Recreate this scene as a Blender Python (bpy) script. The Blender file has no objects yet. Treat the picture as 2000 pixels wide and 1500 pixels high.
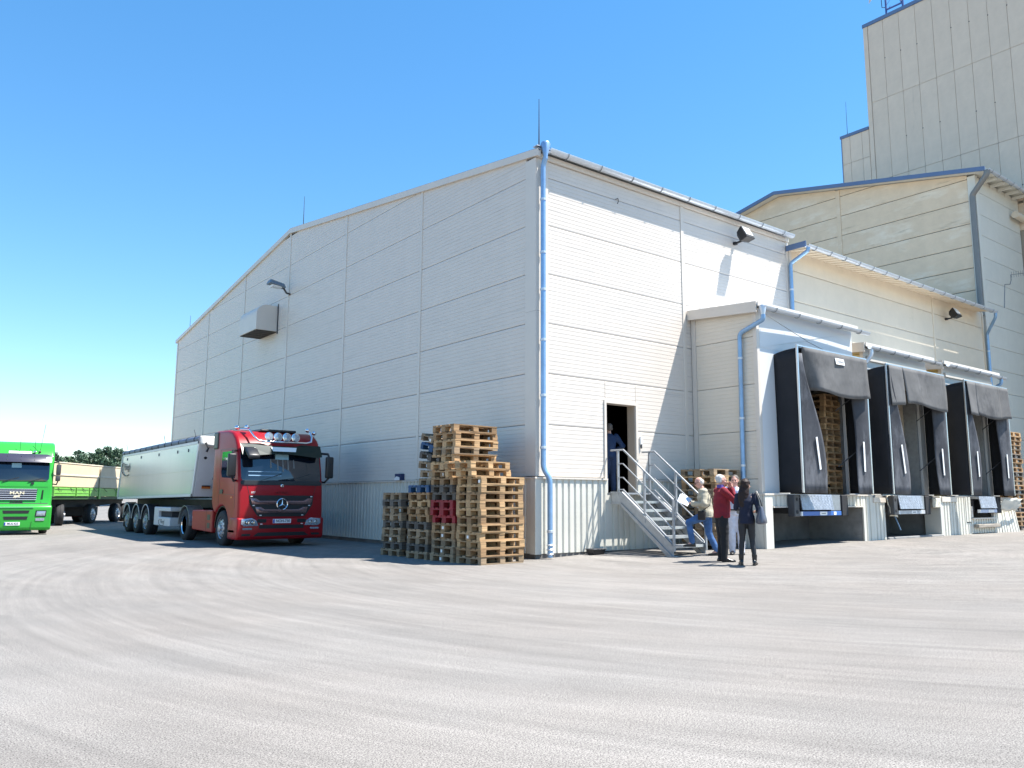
import bpy, bmesh, math, random
from mathutils import Vector, Matrix, noise
R = math.radians
PI = math.pi
SC = bpy.context.scene
COL = SC.collection
random.seed(7)

# ---------------------------------------------------------------- camera, sky, sun, exposure
CAM_POS = Vector((-11.64, -14.123, 1.36))
F_PX, PITCH, ROLL, YAW = 1564.66, R(8.099), R(0.272), R(52.216)
_fw = Vector((math.cos(YAW) * math.cos(PITCH), math.sin(YAW) * math.cos(PITCH), math.sin(PITCH)))
_rt = Vector((math.sin(YAW), -math.cos(YAW), 0))
_up = _rt.cross(_fw)
_cx = _rt * math.cos(ROLL) + _up * math.sin(ROLL)
_cy = -_rt * math.sin(ROLL) + _up * math.cos(ROLL)
cam_d = bpy.data.cameras.new('camera')
cam = bpy.data.objects.new('camera', cam_d)
COL.objects.link(cam)
cam.matrix_world = Matrix(((_cx.x, _cy.x, -_fw.x, CAM_POS.x), (_cx.y, _cy.y, -_fw.y, CAM_POS.y),
                           (_cx.z, _cy.z, -_fw.z, CAM_POS.z), (0, 0, 0, 1)))
cam_d.sensor_width = 36
cam_d.lens = F_PX / 2000 * 36
cam_d.clip_end = 3000
SC.camera = cam

SUN_TO = Vector((0.41, -0.345, 1.0)).normalized()          # direction towards the sun
world = bpy.data.worlds.new("World")
SC.world = world
world.use_nodes = True
_nt = world.node_tree
_bg = _nt.nodes['Background']
_sky = _nt.nodes.new('ShaderNodeTexSky')
_sky.sky_type = 'NISHITA'
_sky.sun_disc = False
_sky.sun_elevation = math.asin(SUN_TO.z)
_sky.sun_rotation = math.atan2(SUN_TO.x, SUN_TO.y)
_sky.air_density = 1.0
_sky.dust_density = 0.0
_sky.ozone_density = 3.0
_hs = _nt.nodes.new('ShaderNodeHueSaturation')
_hs.inputs['Saturation'].default_value = 1.40
_hs.inputs['Hue'].default_value = 0.498
_gm = _nt.nodes.new('ShaderNodeGamma')                     # softens the steep horizon-to-zenith contrast
_gm.inputs['Gamma'].default_value = 0.8
_nt.links.new(_sky.outputs[0], _gm.inputs['Color'])
_nt.links.new(_gm.outputs[0], _hs.inputs['Color'])
_nt.links.new(_hs.outputs[0], _bg.inputs[0])
_bg.inputs[1].default_value = 0.15
sun_d = bpy.data.lights.new('sun', 'SUN')
sun_d.energy = 5.0
sun_d.angle = R(0.5)
sun_d.color = (1.0, 0.96, 0.895)
sun = bpy.data.objects.new('sun', sun_d)
COL.objects.link(sun)
sun.rotation_euler = (-SUN_TO).to_track_quat('-Z', 'Y').to_euler()
sun.location = (10, -10, 40)
SC.view_settings.view_transform = 'Standard'
SC.view_settings.look = 'None'
SC.view_settings.gamma = 1
SC.view_settings.use_curve_mapping = False
SC.view_settings.exposure = 1.22
try:
    SC.cycles.max_bounces = 6
    SC.cycles.diffuse_bounces = 3
    SC.cycles.glossy_bounces = 3
    SC.cycles.transmission_bounces = 4
    SC.cycles.transparent_max_bounces = 6
except Exception:
    pass

# ---------------------------------------------------------------- materials
MATS = {}


def mat(name, col, rough=0.6, metal=0.0, var=0.06, vscale=2.0, vstretch=(1, 1, 1), bump=0.0, bscale=40.0,
        orand=0.0, spec=0.5, dirt=None, coat=0.0, grain=None):
    """Principled material; var = soft noise in brightness, orand = brightness varying per object,
    dirt = (colour, scale vector, threshold, strength), grain = stretch vector of a fine wood grain."""
    if name in MATS:
        return MATS[name]
    m = bpy.data.materials.new(name)
    m.use_nodes = True
    nt = m.node_tree
    N, L = nt.nodes, nt.links
    b = N['Principled BSDF']
    b.inputs['Roughness'].default_value = rough
    b.inputs['Metallic'].default_value = metal
    b.inputs['Specular IOR Level'].default_value = spec
    if coat:
        b.inputs['Coat Weight'].default_value = coat
        b.inputs['Coat Roughness'].default_value = 0.06
    tc = N.new('ShaderNodeTexCoord')
    mp = N.new('ShaderNodeMapping')
    mp.inputs['Scale'].default_value = vstretch
    L.new(tc.outputs['Object'], mp.inputs[0])
    nz = N.new('ShaderNodeTexNoise')
    nz.inputs['Scale'].default_value = vscale
    nz.inputs['Detail'].default_value = 5
    nz.inputs['Roughness'].default_value = 0.65
    L.new(mp.outputs[0], nz.inputs['Vector'])
    mr = N.new('ShaderNodeMapRange')
    mr.inputs['From Min'].default_value = 0.3
    mr.inputs['From Max'].default_value = 0.7
    mr.inputs['To Min'].default_value = 1 - var
    mr.inputs['To Max'].default_value = 1 + var
    L.new(nz.outputs['Fac'], mr.inputs['Value'])
    val = mr.outputs[0]
    if orand:
        oi = N.new('ShaderNodeObjectInfo')
        m2 = N.new('ShaderNodeMapRange')
        m2.inputs['To Min'].default_value = 1 - orand
        m2.inputs['To Max'].default_value = 1 + orand
        L.new(oi.outputs['Random'], m2.inputs['Value'])
        mu = N.new('ShaderNodeMath')
        mu.operation = 'MULTIPLY'
        L.new(val, mu.inputs[0])
        L.new(m2.outputs[0], mu.inputs[1])
        val = mu.outputs[0]
    if grain:
        gm = N.new('ShaderNodeMapping')
        gm.inputs['Scale'].default_value = grain
        L.new(tc.outputs['Object'], gm.inputs[0])
        gn = N.new('ShaderNodeTexNoise')
        gn.inputs['Scale'].default_value = 1.0
        gn.inputs['Detail'].default_value = 4
        L.new(gm.outputs[0], gn.inputs['Vector'])
        g2 = N.new('ShaderNodeMapRange')
        g2.inputs['From Min'].default_value = 0.35
        g2.inputs['From Max'].default_value = 0.65
        g2.inputs['To Min'].default_value = 0.72
        g2.inputs['To Max'].default_value = 1.12
        L.new(gn.outputs['Fac'], g2.inputs['Value'])
        mu = N.new('ShaderNodeMath')
        mu.operation = 'MULTIPLY'
        L.new(val, mu.inputs[0])
        L.new(g2.outputs[0], mu.inputs[1])
        val = mu.outputs[0]
    mx = N.new('ShaderNodeMix')
    mx.data_type = 'RGBA'
    mx.blend_type = 'MULTIPLY'
    mx.inputs[0].default_value = 1
    mx.inputs[6].default_value = (*col, 1)
    L.new(val, mx.inputs[7])
    out = mx.outputs[2]
    for (dc, dsc, th, st) in (dirt or []):
        dm = N.new('ShaderNodeMapping')
        dm.inputs['Scale'].default_value = dsc
        L.new(tc.outputs['Object'], dm.inputs[0])
        dn = N.new('ShaderNodeTexNoise')
        dn.inputs['Scale'].default_value = 1.0
        dn.inputs['Detail'].default_value = 6
        dn.inputs['Roughness'].default_value = 0.7
        L.new(dm.outputs[0], dn.inputs['Vector'])
        oi2 = N.new('ShaderNodeObjectInfo')
        av = N.new('ShaderNodeMath')
        av.operation = 'MULTIPLY'
        av.inputs[1].default_value = 37.0
        L.new(oi2.outputs['Random'], av.inputs[0])
        cb = N.new('ShaderNodeCombineXYZ')
        for q in range(3):
            L.new(av.outputs[0], cb.inputs[q])
        L.new(cb.outputs[0], dm.inputs['Location'])
        dr = N.new('ShaderNodeMapRange')
        dr.inputs['From Min'].default_value = th
        dr.inputs['From Max'].default_value = th + 0.14
        dr.inputs['To Max'].default_value = st
        L.new(dn.outputs['Fac'], dr.inputs['Value'])
        d2 = N.new('ShaderNodeMix')
        d2.data_type = 'RGBA'
        L.new(dr.outputs[0], d2.inputs[0])
        L.new(out, d2.inputs[6])
        d2.inputs[7].default_value = (*dc, 1)
        out = d2.outputs[2]
    L.new(out, b.inputs['Base Color'])
    if bump:
        bn = N.new('ShaderNodeTexNoise')
        bn.inputs['Scale'].default_value = bscale
        bn.inputs['Detail'].default_value = 3
        L.new(tc.outputs['Object'], bn.inputs['Vector'])
        bp = N.new('ShaderNodeBump')
        bp.inputs['Strength'].default_value = bump
        bp.inputs['Distance'].default_value = 0.02
        L.new(bn.outputs['Fac'], bp.inputs['Height'])
        L.new(bp.outputs[0], b.inputs['Normal'])
    MATS[name] = m
    return m


GRIME = [((0.24, 0.24, 0.23), (0.40, 0.40, 11), 0.585, 0.34), ((0.36, 0.33, 0.29), (2.6, 2.6, 0.35), 0.62, 0.15)]
M_WHITE = mat('white_panel_paint', (0.655, 0.592, 0.525), 0.45, var=0.03, orand=0.02, dirt=GRIME)
M_WHITE2 = mat('white_trim_paint', (0.65, 0.585, 0.51), 0.4, var=0.03, orand=0.015)
M_CREAM = mat('cream_panel_paint', (0.72, 0.615, 0.47), 0.5, var=0.04, orand=0.02,
              dirt=[((0.45, 0.40, 0.26), (0.5, 0.5, 1.2), 0.60, 0.35)])
M_TALL = mat('yellowed_panel_paint', (0.74, 0.58, 0.395), 0.55, var=0.06, orand=0.03,
             dirt=[((0.84, 0.72, 0.55), (0.45, 0.45, 1.3), 0.52, 0.8), ((0.30, 0.23, 0.13), (0.6, 0.6, 6.0), 0.60, 0.55)])
M_TALLR = mat('pale_panel_paint', (0.70, 0.665, 0.57), 0.55, var=0.04, orand=0.02,
              dirt=[((0.4, 0.37, 0.3), (2.0, 2.0, 0.3), 0.68, 0.3)])
M_TOWER = mat('beige_tower_paint', (0.68, 0.555, 0.425), 0.6, var=0.05, orand=0.02,
              dirt=[((0.30, 0.27, 0.22), (1.6, 1.6, 0.15), 0.62, 0.35)])
M_CREVICE = mat('joint_seal', (0.12, 0.115, 0.105), 0.9)
M_SEAM = mat('beige_seam', (0.36, 0.31, 0.24), 0.9)
M_GALV = mat('galvanised_steel', (0.60, 0.64, 0.69), 0.36, metal=0.45, var=0.08, vscale=14)
M_PIPE = mat('zinc_blue_downpipe', (0.25, 0.41, 0.62), 0.4, metal=0.5, var=0.14, vscale=3, dirt=[((0.30, 0.31, 0.32), (3, 3, 0.7), 0.58, 0.5)])
M_GREYPIPE = mat('grey_downpipe', (0.20, 0.20, 0.19), 0.5, metal=0.2)
M_BLUETRIM = mat('blue_roof_trim', (0.11, 0.17, 0.29), 0.45)
M_ROOF = mat('grey_roof_sheet', (0.30, 0.31, 0.32), 0.5, var=0.1)
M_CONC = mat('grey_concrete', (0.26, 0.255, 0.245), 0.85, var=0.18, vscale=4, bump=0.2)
M_DARKCONC = mat('shade_dark_concrete', (0.15, 0.145, 0.14), 0.9, var=0.25, vscale=2, bump=0.2)  # shade of the recesses under the dock is put into this darker grey
M_CORR = mat('plinth_sheet_paint', (0.62, 0.60, 0.53), 0.45, var=0.05, orand=0.02,
             dirt=[((0.25, 0.23, 0.19), (3, 3, 0.8), 0.62, 0.45)])
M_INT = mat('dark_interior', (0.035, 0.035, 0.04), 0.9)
M_RUBBER = mat('black_rubber', (0.018, 0.018, 0.02), 0.75, var=0.2, vscale=8)
M_CURT = mat('black_curtain', (0.022, 0.023, 0.027), 0.8, spec=0.25, var=0.15)
M_CURTF = mat('worn_grey_black_curtain', (0.050, 0.052, 0.060), 0.75, spec=0.3, var=0.35, vscale=1.6, bump=0.15, bscale=9,
              dirt=[((0.15, 0.155, 0.17), (1.3, 1.3, 0.5), 0.50, 0.75), ((0.13, 0.125, 0.125), (16, 16, 2), 0.6, 0.4)])
M_CURTH = mat('grey_worn_curtain', (0.115, 0.113, 0.112), 0.8, spec=0.3, var=0.30, vscale=1.1, bump=0.12, bscale=9,
              dirt=[((0.045, 0.045, 0.05), (1.1, 1.1, 0.9), 0.54, 0.6), ((0.20, 0.20, 0.205), (10, 10, 0.8), 0.58, 0.5)])
M_ALU = mat('aluminium', (0.62, 0.64, 0.66), 0.3, metal=0.9)
M_WHITEP = mat('white_plastic', (0.80, 0.80, 0.79), 0.4)
M_BLUEP = mat('blue_paint', (0.03, 0.13, 0.42), 0.4)
M_YELLOW = mat('yellow_painted_panel', (0.55, 0.43, 0.20), 0.55, var=0.08)
M_BLACK = mat('black_plastic', (0.015, 0.015, 0.017), 0.4)
M_DKGREY = mat('dark_grey_paint', (0.05, 0.052, 0.058), 0.5)
M_STEEL = mat('grey_steel', (0.33, 0.35, 0.37), 0.42, metal=0.7, var=0.15, vscale=8)
M_LENS = mat('lamp_glass', (0.75, 0.75, 0.72), 0.1, spec=0.8)
M_CHROME = mat('chrome', (0.80, 0.80, 0.82), 0.08, metal=1.0)


def panel_var(m):
    return m


# ---------------------------------------------------------------- mesh helpers
OFF = {}                                                    # world origin that the geometry of a root is measured from


class MB:
    def __init__(self):
        self.v, self.f, self.mi = [], [], []

    def add(self, vs, fs, mi=0):
        n = len(self.v)
        self.v += [tuple(p) for p in vs]
        self.f += [tuple(n + i for i in f) for f in fs]
        self.mi += [mi] * len(fs)
        return self

    def box(self, x0, x1, y0, y1, z0, z1, mi=0):
        vs = [(x, y, z) for z in (z0, z1) for y in (y0, y1) for x in (x0, x1)]
        return self.add(vs, [(0, 2, 3, 1), (4, 5, 7, 6), (0, 1, 5, 4), (2, 6, 7, 3), (0, 4, 6, 2), (1, 3, 7, 5)], mi)

    def obox(self, c, size, rot=None, mi=0):
        s = Vector(size) / 2
        vs = []
        for z in (-1, 1):
            for y in (-1, 1):
                for x in (-1, 1):
                    p = Vector((x * s.x, y * s.y, z * s.z))
                    if rot is not None:
                        p = rot @ p
                    vs.append(p + Vector(c))
        return self.add(vs, [(0, 2, 3, 1), (4, 5, 7, 6), (0, 1, 5, 4), (2, 6, 7, 3), (0, 4, 6, 2), (1, 3, 7, 5)], mi)

    def beam(self, p0, p1, w, h, mi=0, up=(0, 0, 1)):
        p0, p1 = Vector(p0), Vector(p1)
        d = (p1 - p0)
        ln = d.length
        d.normalize()
        u = Vector(up)
        if abs(d.dot(u)) > 0.98:
            u = Vector((1, 0, 0))
        s = d.cross(u).normalized()
        u = s.cross(d)
        rot = Matrix((d, s, u)).transposed()
        return self.obox((p0 + p1) / 2, (ln, w, h), rot, mi)

    def loft(self, rings, cap=True, mi=0):
        """rings: equal-length lists of points."""
        n = len(rings[0])
        vs = [p for r in rings for p in r]
        fs = []
        for i in range(len(rings) - 1):
            for j in range(n):
                k = (j + 1) % n
                fs.append((i * n + j, i * n + k, (i + 1) * n + k, (i + 1) * n + j))
        if cap:
            fs.append(tuple(range(n - 1, -1, -1)))
            fs.append(tuple((len(rings) - 1) * n + j for j in range(n)))
        return self.add(vs, fs, mi)

    def tube(self, pts, r, n=8, cap=True, mi=0):
        pts = [Vector(p) for p in pts]
        rs = r if isinstance(r, (list, tuple)) else [r] * len(pts)
        rings = []
        prev = None
        for i, p in enumerate(pts):
            a = pts[max(i - 1, 0)]
            b = pts[min(i + 1, len(pts) - 1)]
            d = (b - a).normalized()
            if prev is None:
                u = Vector((0, 0, 1)) if abs(d.z) < 0.9 else Vector((1, 0, 0))
                s = d.cross(u).normalized()
            else:
                s = (prev - d * prev.dot(d)).normalized()
            prev = s
            u = s.cross(d)
            rings.append([p + (s * math.cos(2 * PI * j / n) + u * math.sin(2 * PI * j / n)) * rs[i] for j in range(n)])
        return self.loft(rings, cap, mi)

    def prism(self, poly, axis, a, b, mi=0):
        """poly in the plane normal to axis: x->(y,z), y->(x,z), z->(x,y)."""
        def P(p, t):
            return {'x': (t, p[0], p[1]), 'y': (p[0], t, p[1]), 'z': (p[0], p[1], t)}[axis]
        n = len(poly)
        vs = [P(p, a) for p in poly] + [P(p, b) for p in poly]
        fs = [tuple(range(n)), tuple(range(2 * n - 1, n - 1, -1))]
        fs += [(i, n + i, n + (i + 1) % n, (i + 1) % n) for i in range(n)]
        return self.add(vs, fs, mi)

    def lathe(self, prof, c, axis, n=24, mi=0):
        """prof: (radius, along) pairs; axis unit vector."""
        a = Vector(axis).normalized()
        u = Vector((0, 0, 1)) if abs(a.z) < 0.9 else Vector((1, 0, 0))
        s = a.cross(u).normalized()
        u = s.cross(a)
        c = Vector(c)
        rings = [[c + a * t + (s * math.cos(2 * PI * j / n) + u * math.sin(2 * PI * j / n)) * r for j in range(n)]
                 for r, t in prof]
        return self.loft(rings, True, mi)

    def ball(self, c, r, nu=14, nv=9, mi=0, rot=None):
        rx, ry, rz = (r, r, r) if not isinstance(r, (tuple, list)) else r
        c = Vector(c)
        vs = [c + (rot @ Vector((0, 0, -rz)) if rot else Vector((0, 0, -rz)))]
        for i in range(1, nv):
            t = -PI / 2 + PI * i / nv
            for j in range(nu):
                p = Vector((rx * math.cos(t) * math.cos(2 * PI * j / nu), ry * math.cos(t) * math.sin(2 * PI * j / nu), rz * math.sin(t)))
                vs.append(c + (rot @ p if rot else p))
        vs.append(c + (rot @ Vector((0, 0, rz)) if rot else Vector((0, 0, rz))))
        fs = [(0, 1 + (j + 1) % nu, 1 + j) for j in range(nu)]
        for i in range(nv - 2):
            for j in range(nu):
                a, b = 1 + i * nu + j, 1 + i * nu + (j + 1) % nu
                fs.append((a, b, b + nu, a + nu))
        top = len(vs) - 1
        k = 1 + (nv - 2) * nu
        fs += [(k + j, k + (j + 1) % nu, top) for j in range(nu)]
        return self.add(vs, fs, mi)

    def data(self, name, mats, off=Vector((0, 0, 0)), bevel=0.0, seg=2, bev_angle=35, smooth=False, clip=None):
        me = bpy.data.meshes.new(name)
        me.from_pydata([(p[0] - off[0], p[1] - off[1], p[2] - off[2]) for p in self.v], [], self.f)
        for m in (mats if isinstance(mats, (list, tuple)) else [mats]):
            me.materials.append(m)
        if len(me.materials) > 1:
            me.polygons.foreach_set('material_index', self.mi)
        bm = bmesh.new()
        bm.from_mesh(me)
        for co, no in (clip or []):
            g = bm.verts[:] + bm.edges[:] + bm.faces[:]
            r = bmesh.ops.bisect_plane(bm, geom=g, plane_co=Vector(co) - Vector(off), plane_no=Vector(no), clear_outer=True)
            ed = [e for e in r['geom_cut'] if isinstance(e, bmesh.types.BMEdge)]
            if ed:
                bmesh.ops.holes_fill(bm, edges=[e for e in bm.edges if e.is_boundary and e in set(ed)])
        bmesh.ops.recalc_face_normals(bm, faces=bm.faces[:])
        if bevel:
            ed = [e for e in bm.edges if len(e.link_faces) == 2 and e.calc_face_angle(0) > R(bev_angle)]
            bmesh.ops.bevel(bm, geom=ed, offset=bevel, segments=seg, profile=0.5, affect='EDGES', clamp_overlap=True)
        bm.to_mesh(me)
        bm.free()
        if smooth:
            me.shade_smooth()
            me.set_sharp_from_angle(angle=R(smooth if smooth is not True else 38))
        return me

    def build(self, name, mats, parent=None, **kw):
        off = OFF.get(parent.name, Vector((0, 0, 0))) if parent else Vector((0, 0, 0))
        o = bpy.data.objects.new(name, self.data(name, mats, off=off, **kw))
        COL.objects.link(o)
        if parent:
            o.parent = parent
            OFF[o.name] = off
        return o


def link(name, me, parent=None, loc=(0, 0, 0), rot=(0, 0, 0), scale=None):
    """Object on shared mesh data; loc in the parent's own space."""
    o = bpy.data.objects.new(name, me)
    COL.objects.link(o)
    if parent:
        o.parent = parent
    o.location = loc
    o.rotation_euler = rot
    if scale:
        o.scale = scale
    return o


def tag(o, label, cat, group=None):
    o['label'] = label
    o['category'] = cat
    if group:
        o['group'] = group
    return o


def thing(name, label, cat, loc=(0, 0, 0), rotz=0.0, group=None, world_geo=False):
    """Empty at the thing's base; world_geo: children are given in world coordinates (rotz must be 0)."""
    o = bpy.data.objects.new(name, None)
    COL.objects.link(o)
    o.location = loc
    o.rotation_euler = (0, 0, rotz)
    o.empty_display_size = 0.3
    tag(o, label, cat, group)
    if world_geo:
        OFF[o.name] = Vector(loc)
    return o


def single(o, label, cat, group=None, base=None):
    """A one-mesh thing built in world coordinates: move its origin to its base."""
    me = o.data
    xs = [v.co.copy() for v in me.vertices]
    lo = Vector((min(p[i] for p in xs) for i in range(3)))
    hi = Vector((max(p[i] for p in xs) for i in range(3)))
    b = Vector(base) if base else Vector(((lo.x + hi.x) / 2, (lo.y + hi.y) / 2, lo.z))
    me.transform(Matrix.Translation(-b))
    o.location = b
    return tag(o, label, cat, group)


WORK = bpy.data.scenes.new('workbench')                    # an empty scene to evaluate single objects in, removed at the end


def evaluated_mesh(o):
    WORK.collection.objects.link(o)
    with bpy.context.temp_override(scene=WORK, view_layer=WORK.view_layers[0]):
        dg = bpy.context.evaluated_depsgraph_get()
        me = bpy.data.meshes.new_from_object(o.evaluated_get(dg))
    WORK.collection.objects.unlink(o)
    return me


def text(name, s, size, m, loc, rot, parent, ext=0.004, align='CENTER', sx=1.0, bold=0.0, spacing=1.0):
    c = bpy.data.curves.new(name, 'FONT')
    c.body = s
    c.size = size
    c.extrude = ext
    c.offset = bold
    c.align_x = align
    c.align_y = 'CENTER'
    c.space_character = spacing
    t = bpy.data.objects.new(name + '_tmp', c)
    me = evaluated_mesh(t)
    bpy.data.objects.remove(t)
    bpy.data.curves.remove(c)
    me.materials.clear()
    me.materials.append(m)
    o = bpy.data.objects.new(name, me)
    COL.objects.link(o)
    o.parent = parent
    off = OFF.get(parent.name, Vector((0, 0, 0)))
    o.location = Vector(loc) - off
    o.rotation_euler = rot
    o.scale = (sx, 1, 1)
    return o


FACE_MY = (R(90), 0, 0)          # lettering seen from -Y
FACE_MX = (R(90), 0, R(-90))     # lettering seen from -X


def ground_z(x, y):
    fx = 0.28 * (1 - math.exp(-max(0.0, x) / 6))
    t = min(max((y + 12) / 9.5, 0), 1)
    return fx * t * t * (3 - 2 * t)


def smst(a, b, x):
    t = min(max((x - a) / (b - a), 0), 1)
    return t * t * (3 - 2 * t)


# ---------------------------------------------------------------- ground
def ground_material():
    m = bpy.data.materials.new('worn_pale_asphalt')
    m.use_nodes = True
    nt = m.node_tree
    N, L = nt.nodes, nt.links
    b = N['Principled BSDF']
    b.inputs['Roughness'].default_value = 0.85
    b.inputs['Specular IOR Level'].default_value = 0.25
    geo = N.new('ShaderNodeNewGeometry')

    def noi(scale, detail=4, rough=0.6, vec=None):
        n = N.new('ShaderNodeTexNoise')
        n.inputs['Scale'].default_value = scale
        n.inputs['Detail'].default_value = detail
        n.inputs['Roughness'].default_value = rough
        L.new(vec if vec else geo.outputs['Position'], n.inputs['Vector'])
        return n.outputs['Fac']

    def rng(v, a, c, lo, hi):
        n = N.new('ShaderNodeMapRange')
        for k, q in zip(('From Min', 'From Max', 'To Min', 'To Max'), (a, c, lo, hi)):
            n.inputs[k].default_value = q
        L.new(v, n.inputs['Value'])
        return n.outputs[0]

    def mth(op, a, c):
        n = N.new('ShaderNodeMath')
        n.operation = op
        for i, q in enumerate((a, c)):
            if isinstance(q, (int, float)):
                n.inputs[i].default_value = q
            else:
                L.new(q, n.inputs[i])
        return n.outputs[0]

    # polar coordinates about the turning centre of the lorries, beyond the building corner
    def polar(cx, cy, kr, kt):
        s = N.new('ShaderNodeVectorMath')
        s.operation = 'SUBTRACT'
        L.new(geo.outputs['Position'], s.inputs[0])
        s.inputs[1].default_value = (cx, cy, 0)
        ln = N.new('ShaderNodeVectorMath')
        ln.operation = 'LENGTH'
        L.new(s.outputs[0], ln.inputs[0])
        sp = N.new('ShaderNodeSeparateXYZ')
        L.new(s.outputs[0], sp.inputs[0])
        at = mth('ARCTAN2', sp.outputs[1], sp.outputs[0])
        cb = N.new('ShaderNodeCombineXYZ')
        L.new(mth('MULTIPLY', ln.outputs['Value'], kr), cb.inputs[0])
        L.new(mth('MULTIPLY', at, kt), cb.inputs[1])
        return cb.outputs[0]
    st1 = noi(1.0, 6, 0.62, polar(9, -2, 1.5, 2.2))          # broad dusty wheel lanes
    st2 = noi(1.0, 4, 0.6, polar(7, -3, 6.5, 2.6))           # thin tyre streaks
    st3 = noi(1.0, 3, 0.6, polar(14, 8, 2.0, 3.4))         # a second set, curving to the yard's left
    big = noi(0.16, 5, 0.6)
    mid = noi(1.1, 5, 0.7)
    sp1 = noi(105, 2, 0.6)
    sp2 = noi(38, 3, 0.6)
    v = mth('MULTIPLY', rng(st1, 0.32, 0.68, 0.90, 1.09), rng(st2, 0.34, 0.66, 0.89, 1.09))
    v = mth('MULTIPLY', v, rng(st3, 0.32, 0.68, 0.92, 1.07))
    v = mth('MULTIPLY', v, rng(big, 0.3, 0.7, 0.88, 1.12))
    v = mth('MULTIPLY', v, rng(mid, 0.3, 0.72, 0.93, 1.06))
    v = mth('MULTIPLY', v, rng(st2, 0.66, 0.72, 1.0, 0.80))     # a few dark rubber marks
    v = mth('MULTIPLY', v, rng(sp1, 0.36, 0.56, 0.34, 1.22))    # aggregate
    v = mth('MULTIPLY', v, rng(sp2, 0.34, 0.64, 0.86, 1.10))
    oil = rng(noi(0.55, 5, 0.72), 0.70, 0.76, 1.0, 0.66)
    v = mth('MULTIPLY', v, oil)
    mx = N.new('ShaderNodeMix')
    mx.data_type = 'RGBA'
    L.new(rng(noi(0.35, 3), 0.35, 0.65, 0, 1), mx.inputs[0])
    mx.inputs[6].default_value = (0.240, 0.219, 0.197, 1)
    mx.inputs[7].default_value = (0.229, 0.214, 0.196, 1)
    mu = N.new('ShaderNodeMix')
    mu.data_type = 'RGBA'
    mu.blend_type = 'MULTIPLY'
    mu.inputs[0].default_value = 1
    L.new(mx.outputs[2], mu.inputs[6])
    L.new(v, mu.inputs[7])
    L.new(mu.outputs[2], b.inputs['Base Color'])
    bp = N.new('ShaderNodeBump')
    bp.inputs['Strength'].default_value = 0.35
    bp.inputs['Distance'].default_value = 0.004
    L.new(sp1, bp.inputs['Height'])
    L.new(bp.outputs[0], b.inputs['Normal'])
    return m


def make_ground():
    xs = [-900, -400, -150, -60, -30, -20] + [-14 + 0.8 * i for i in range(58)] + [34, 40, 60, 120, 300, 900]
    ys = [-900, -400, -120, -50, -25, -18] + [-13 + 0.6 * i for i in range(22)] + [3, 8, 14, 22, 30, 45, 70, 120, 300, 600, 900]
    vs = [(x, y, ground_z(x, y)) for y in ys for x in xs]
    n = len(xs)
    fs = [(j * n + i, j * n + i + 1, (j + 1) * n + i + 1, (j + 1) * n + i) for j in range(len(ys) - 1) for i in range(n - 1)]
    mb = MB().add(vs, fs)
    o = mb.build('ground', ground_material(), smooth=True)
    o['kind'] = 'structure'


make_ground()


def ground_crack(pts, w):
    """A thin sealed crack in the asphalt, as a narrow sheet just above the ground."""
    r = random.Random(4)
    path = []
    for a, b in zip(pts, pts[1:]):
        n = max(2, int(math.hypot(b[0] - a[0], b[1] - a[1]) / 0.25))
        for k in range(n):
            t = k / n
            path.append(Vector((a[0] + (b[0] - a[0]) * t + r.uniform(-0.035, 0.035), a[1] + (b[1] - a[1]) * t + r.uniform(-0.035, 0.035), 0)))
    vs, fs = [], []
    for i, p in enumerate(path):
        d = (path[min(i + 1, len(path) - 1)] - path[max(i - 1, 0)]).normalized()
        s = Vector((-d.y, d.x, 0)) * w * r.uniform(0.4, 1.0) * 0.5
        for q in (p - s, p + s):
            vs.append((q.x, q.y, ground_z(q.x, q.y) + 0.006))
    fs = [(2 * i, 2 * i + 1, 2 * i + 3, 2 * i + 2) for i in range(len(path) - 1)]
    o = MB().add(vs, fs).build('ground_crack', mat('crack_filler', (0.10, 0.095, 0.09), 0.9))
    o['kind'] = 'structure'


ground_crack([(0.5, -0.7), (1.0, -2.9), (1.8, -4.3), (3.6, -6.0), (6.5, -7.3)], 0.022)
ground_crack([(6.2, -5.0), (12, -6.4), (18, -7.4)], 0.03)
# ---------------------------------------------------------------- building pieces
CACHE = {}


def prof_points(h, pitch, groove=0.015, depth=0.006, bev=0.03):
    p = [(0.05, 0), (0.007, 0), (0.0, bev)]
    if pitch:
        z = pitch
        while z < h - pitch * 0.5:
            if bev + 0.02 < z < h - bev - 0.02:
                p += [(0, z - groove / 2), (depth, z - groove / 4), (depth, z + groove / 4), (0, z + groove / 2)]
            z += pitch
    p += [(0.0, h - bev), (0.007, h), (0.05, h)]
    return p


def panel_mesh(w, h, m, pitch):
    key = ('p', round(w, 3), round(h, 3), m.name, pitch)
    if key not in CACHE:
        pr = prof_points(h, pitch)
        n = len(pr)
        vs = [(0, d, z) for d, z in pr] + [(w, d, z) for d, z in pr]
        fs = [(i, i + 1, n + i + 1, n + i) for i in range(n - 1)] + [tuple(range(n)), tuple(range(2 * n - 1, n - 1, -1))]
        CACHE[key] = MB().add(vs, fs).data('wall_panel', m)
    return CACHE[key]


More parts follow.
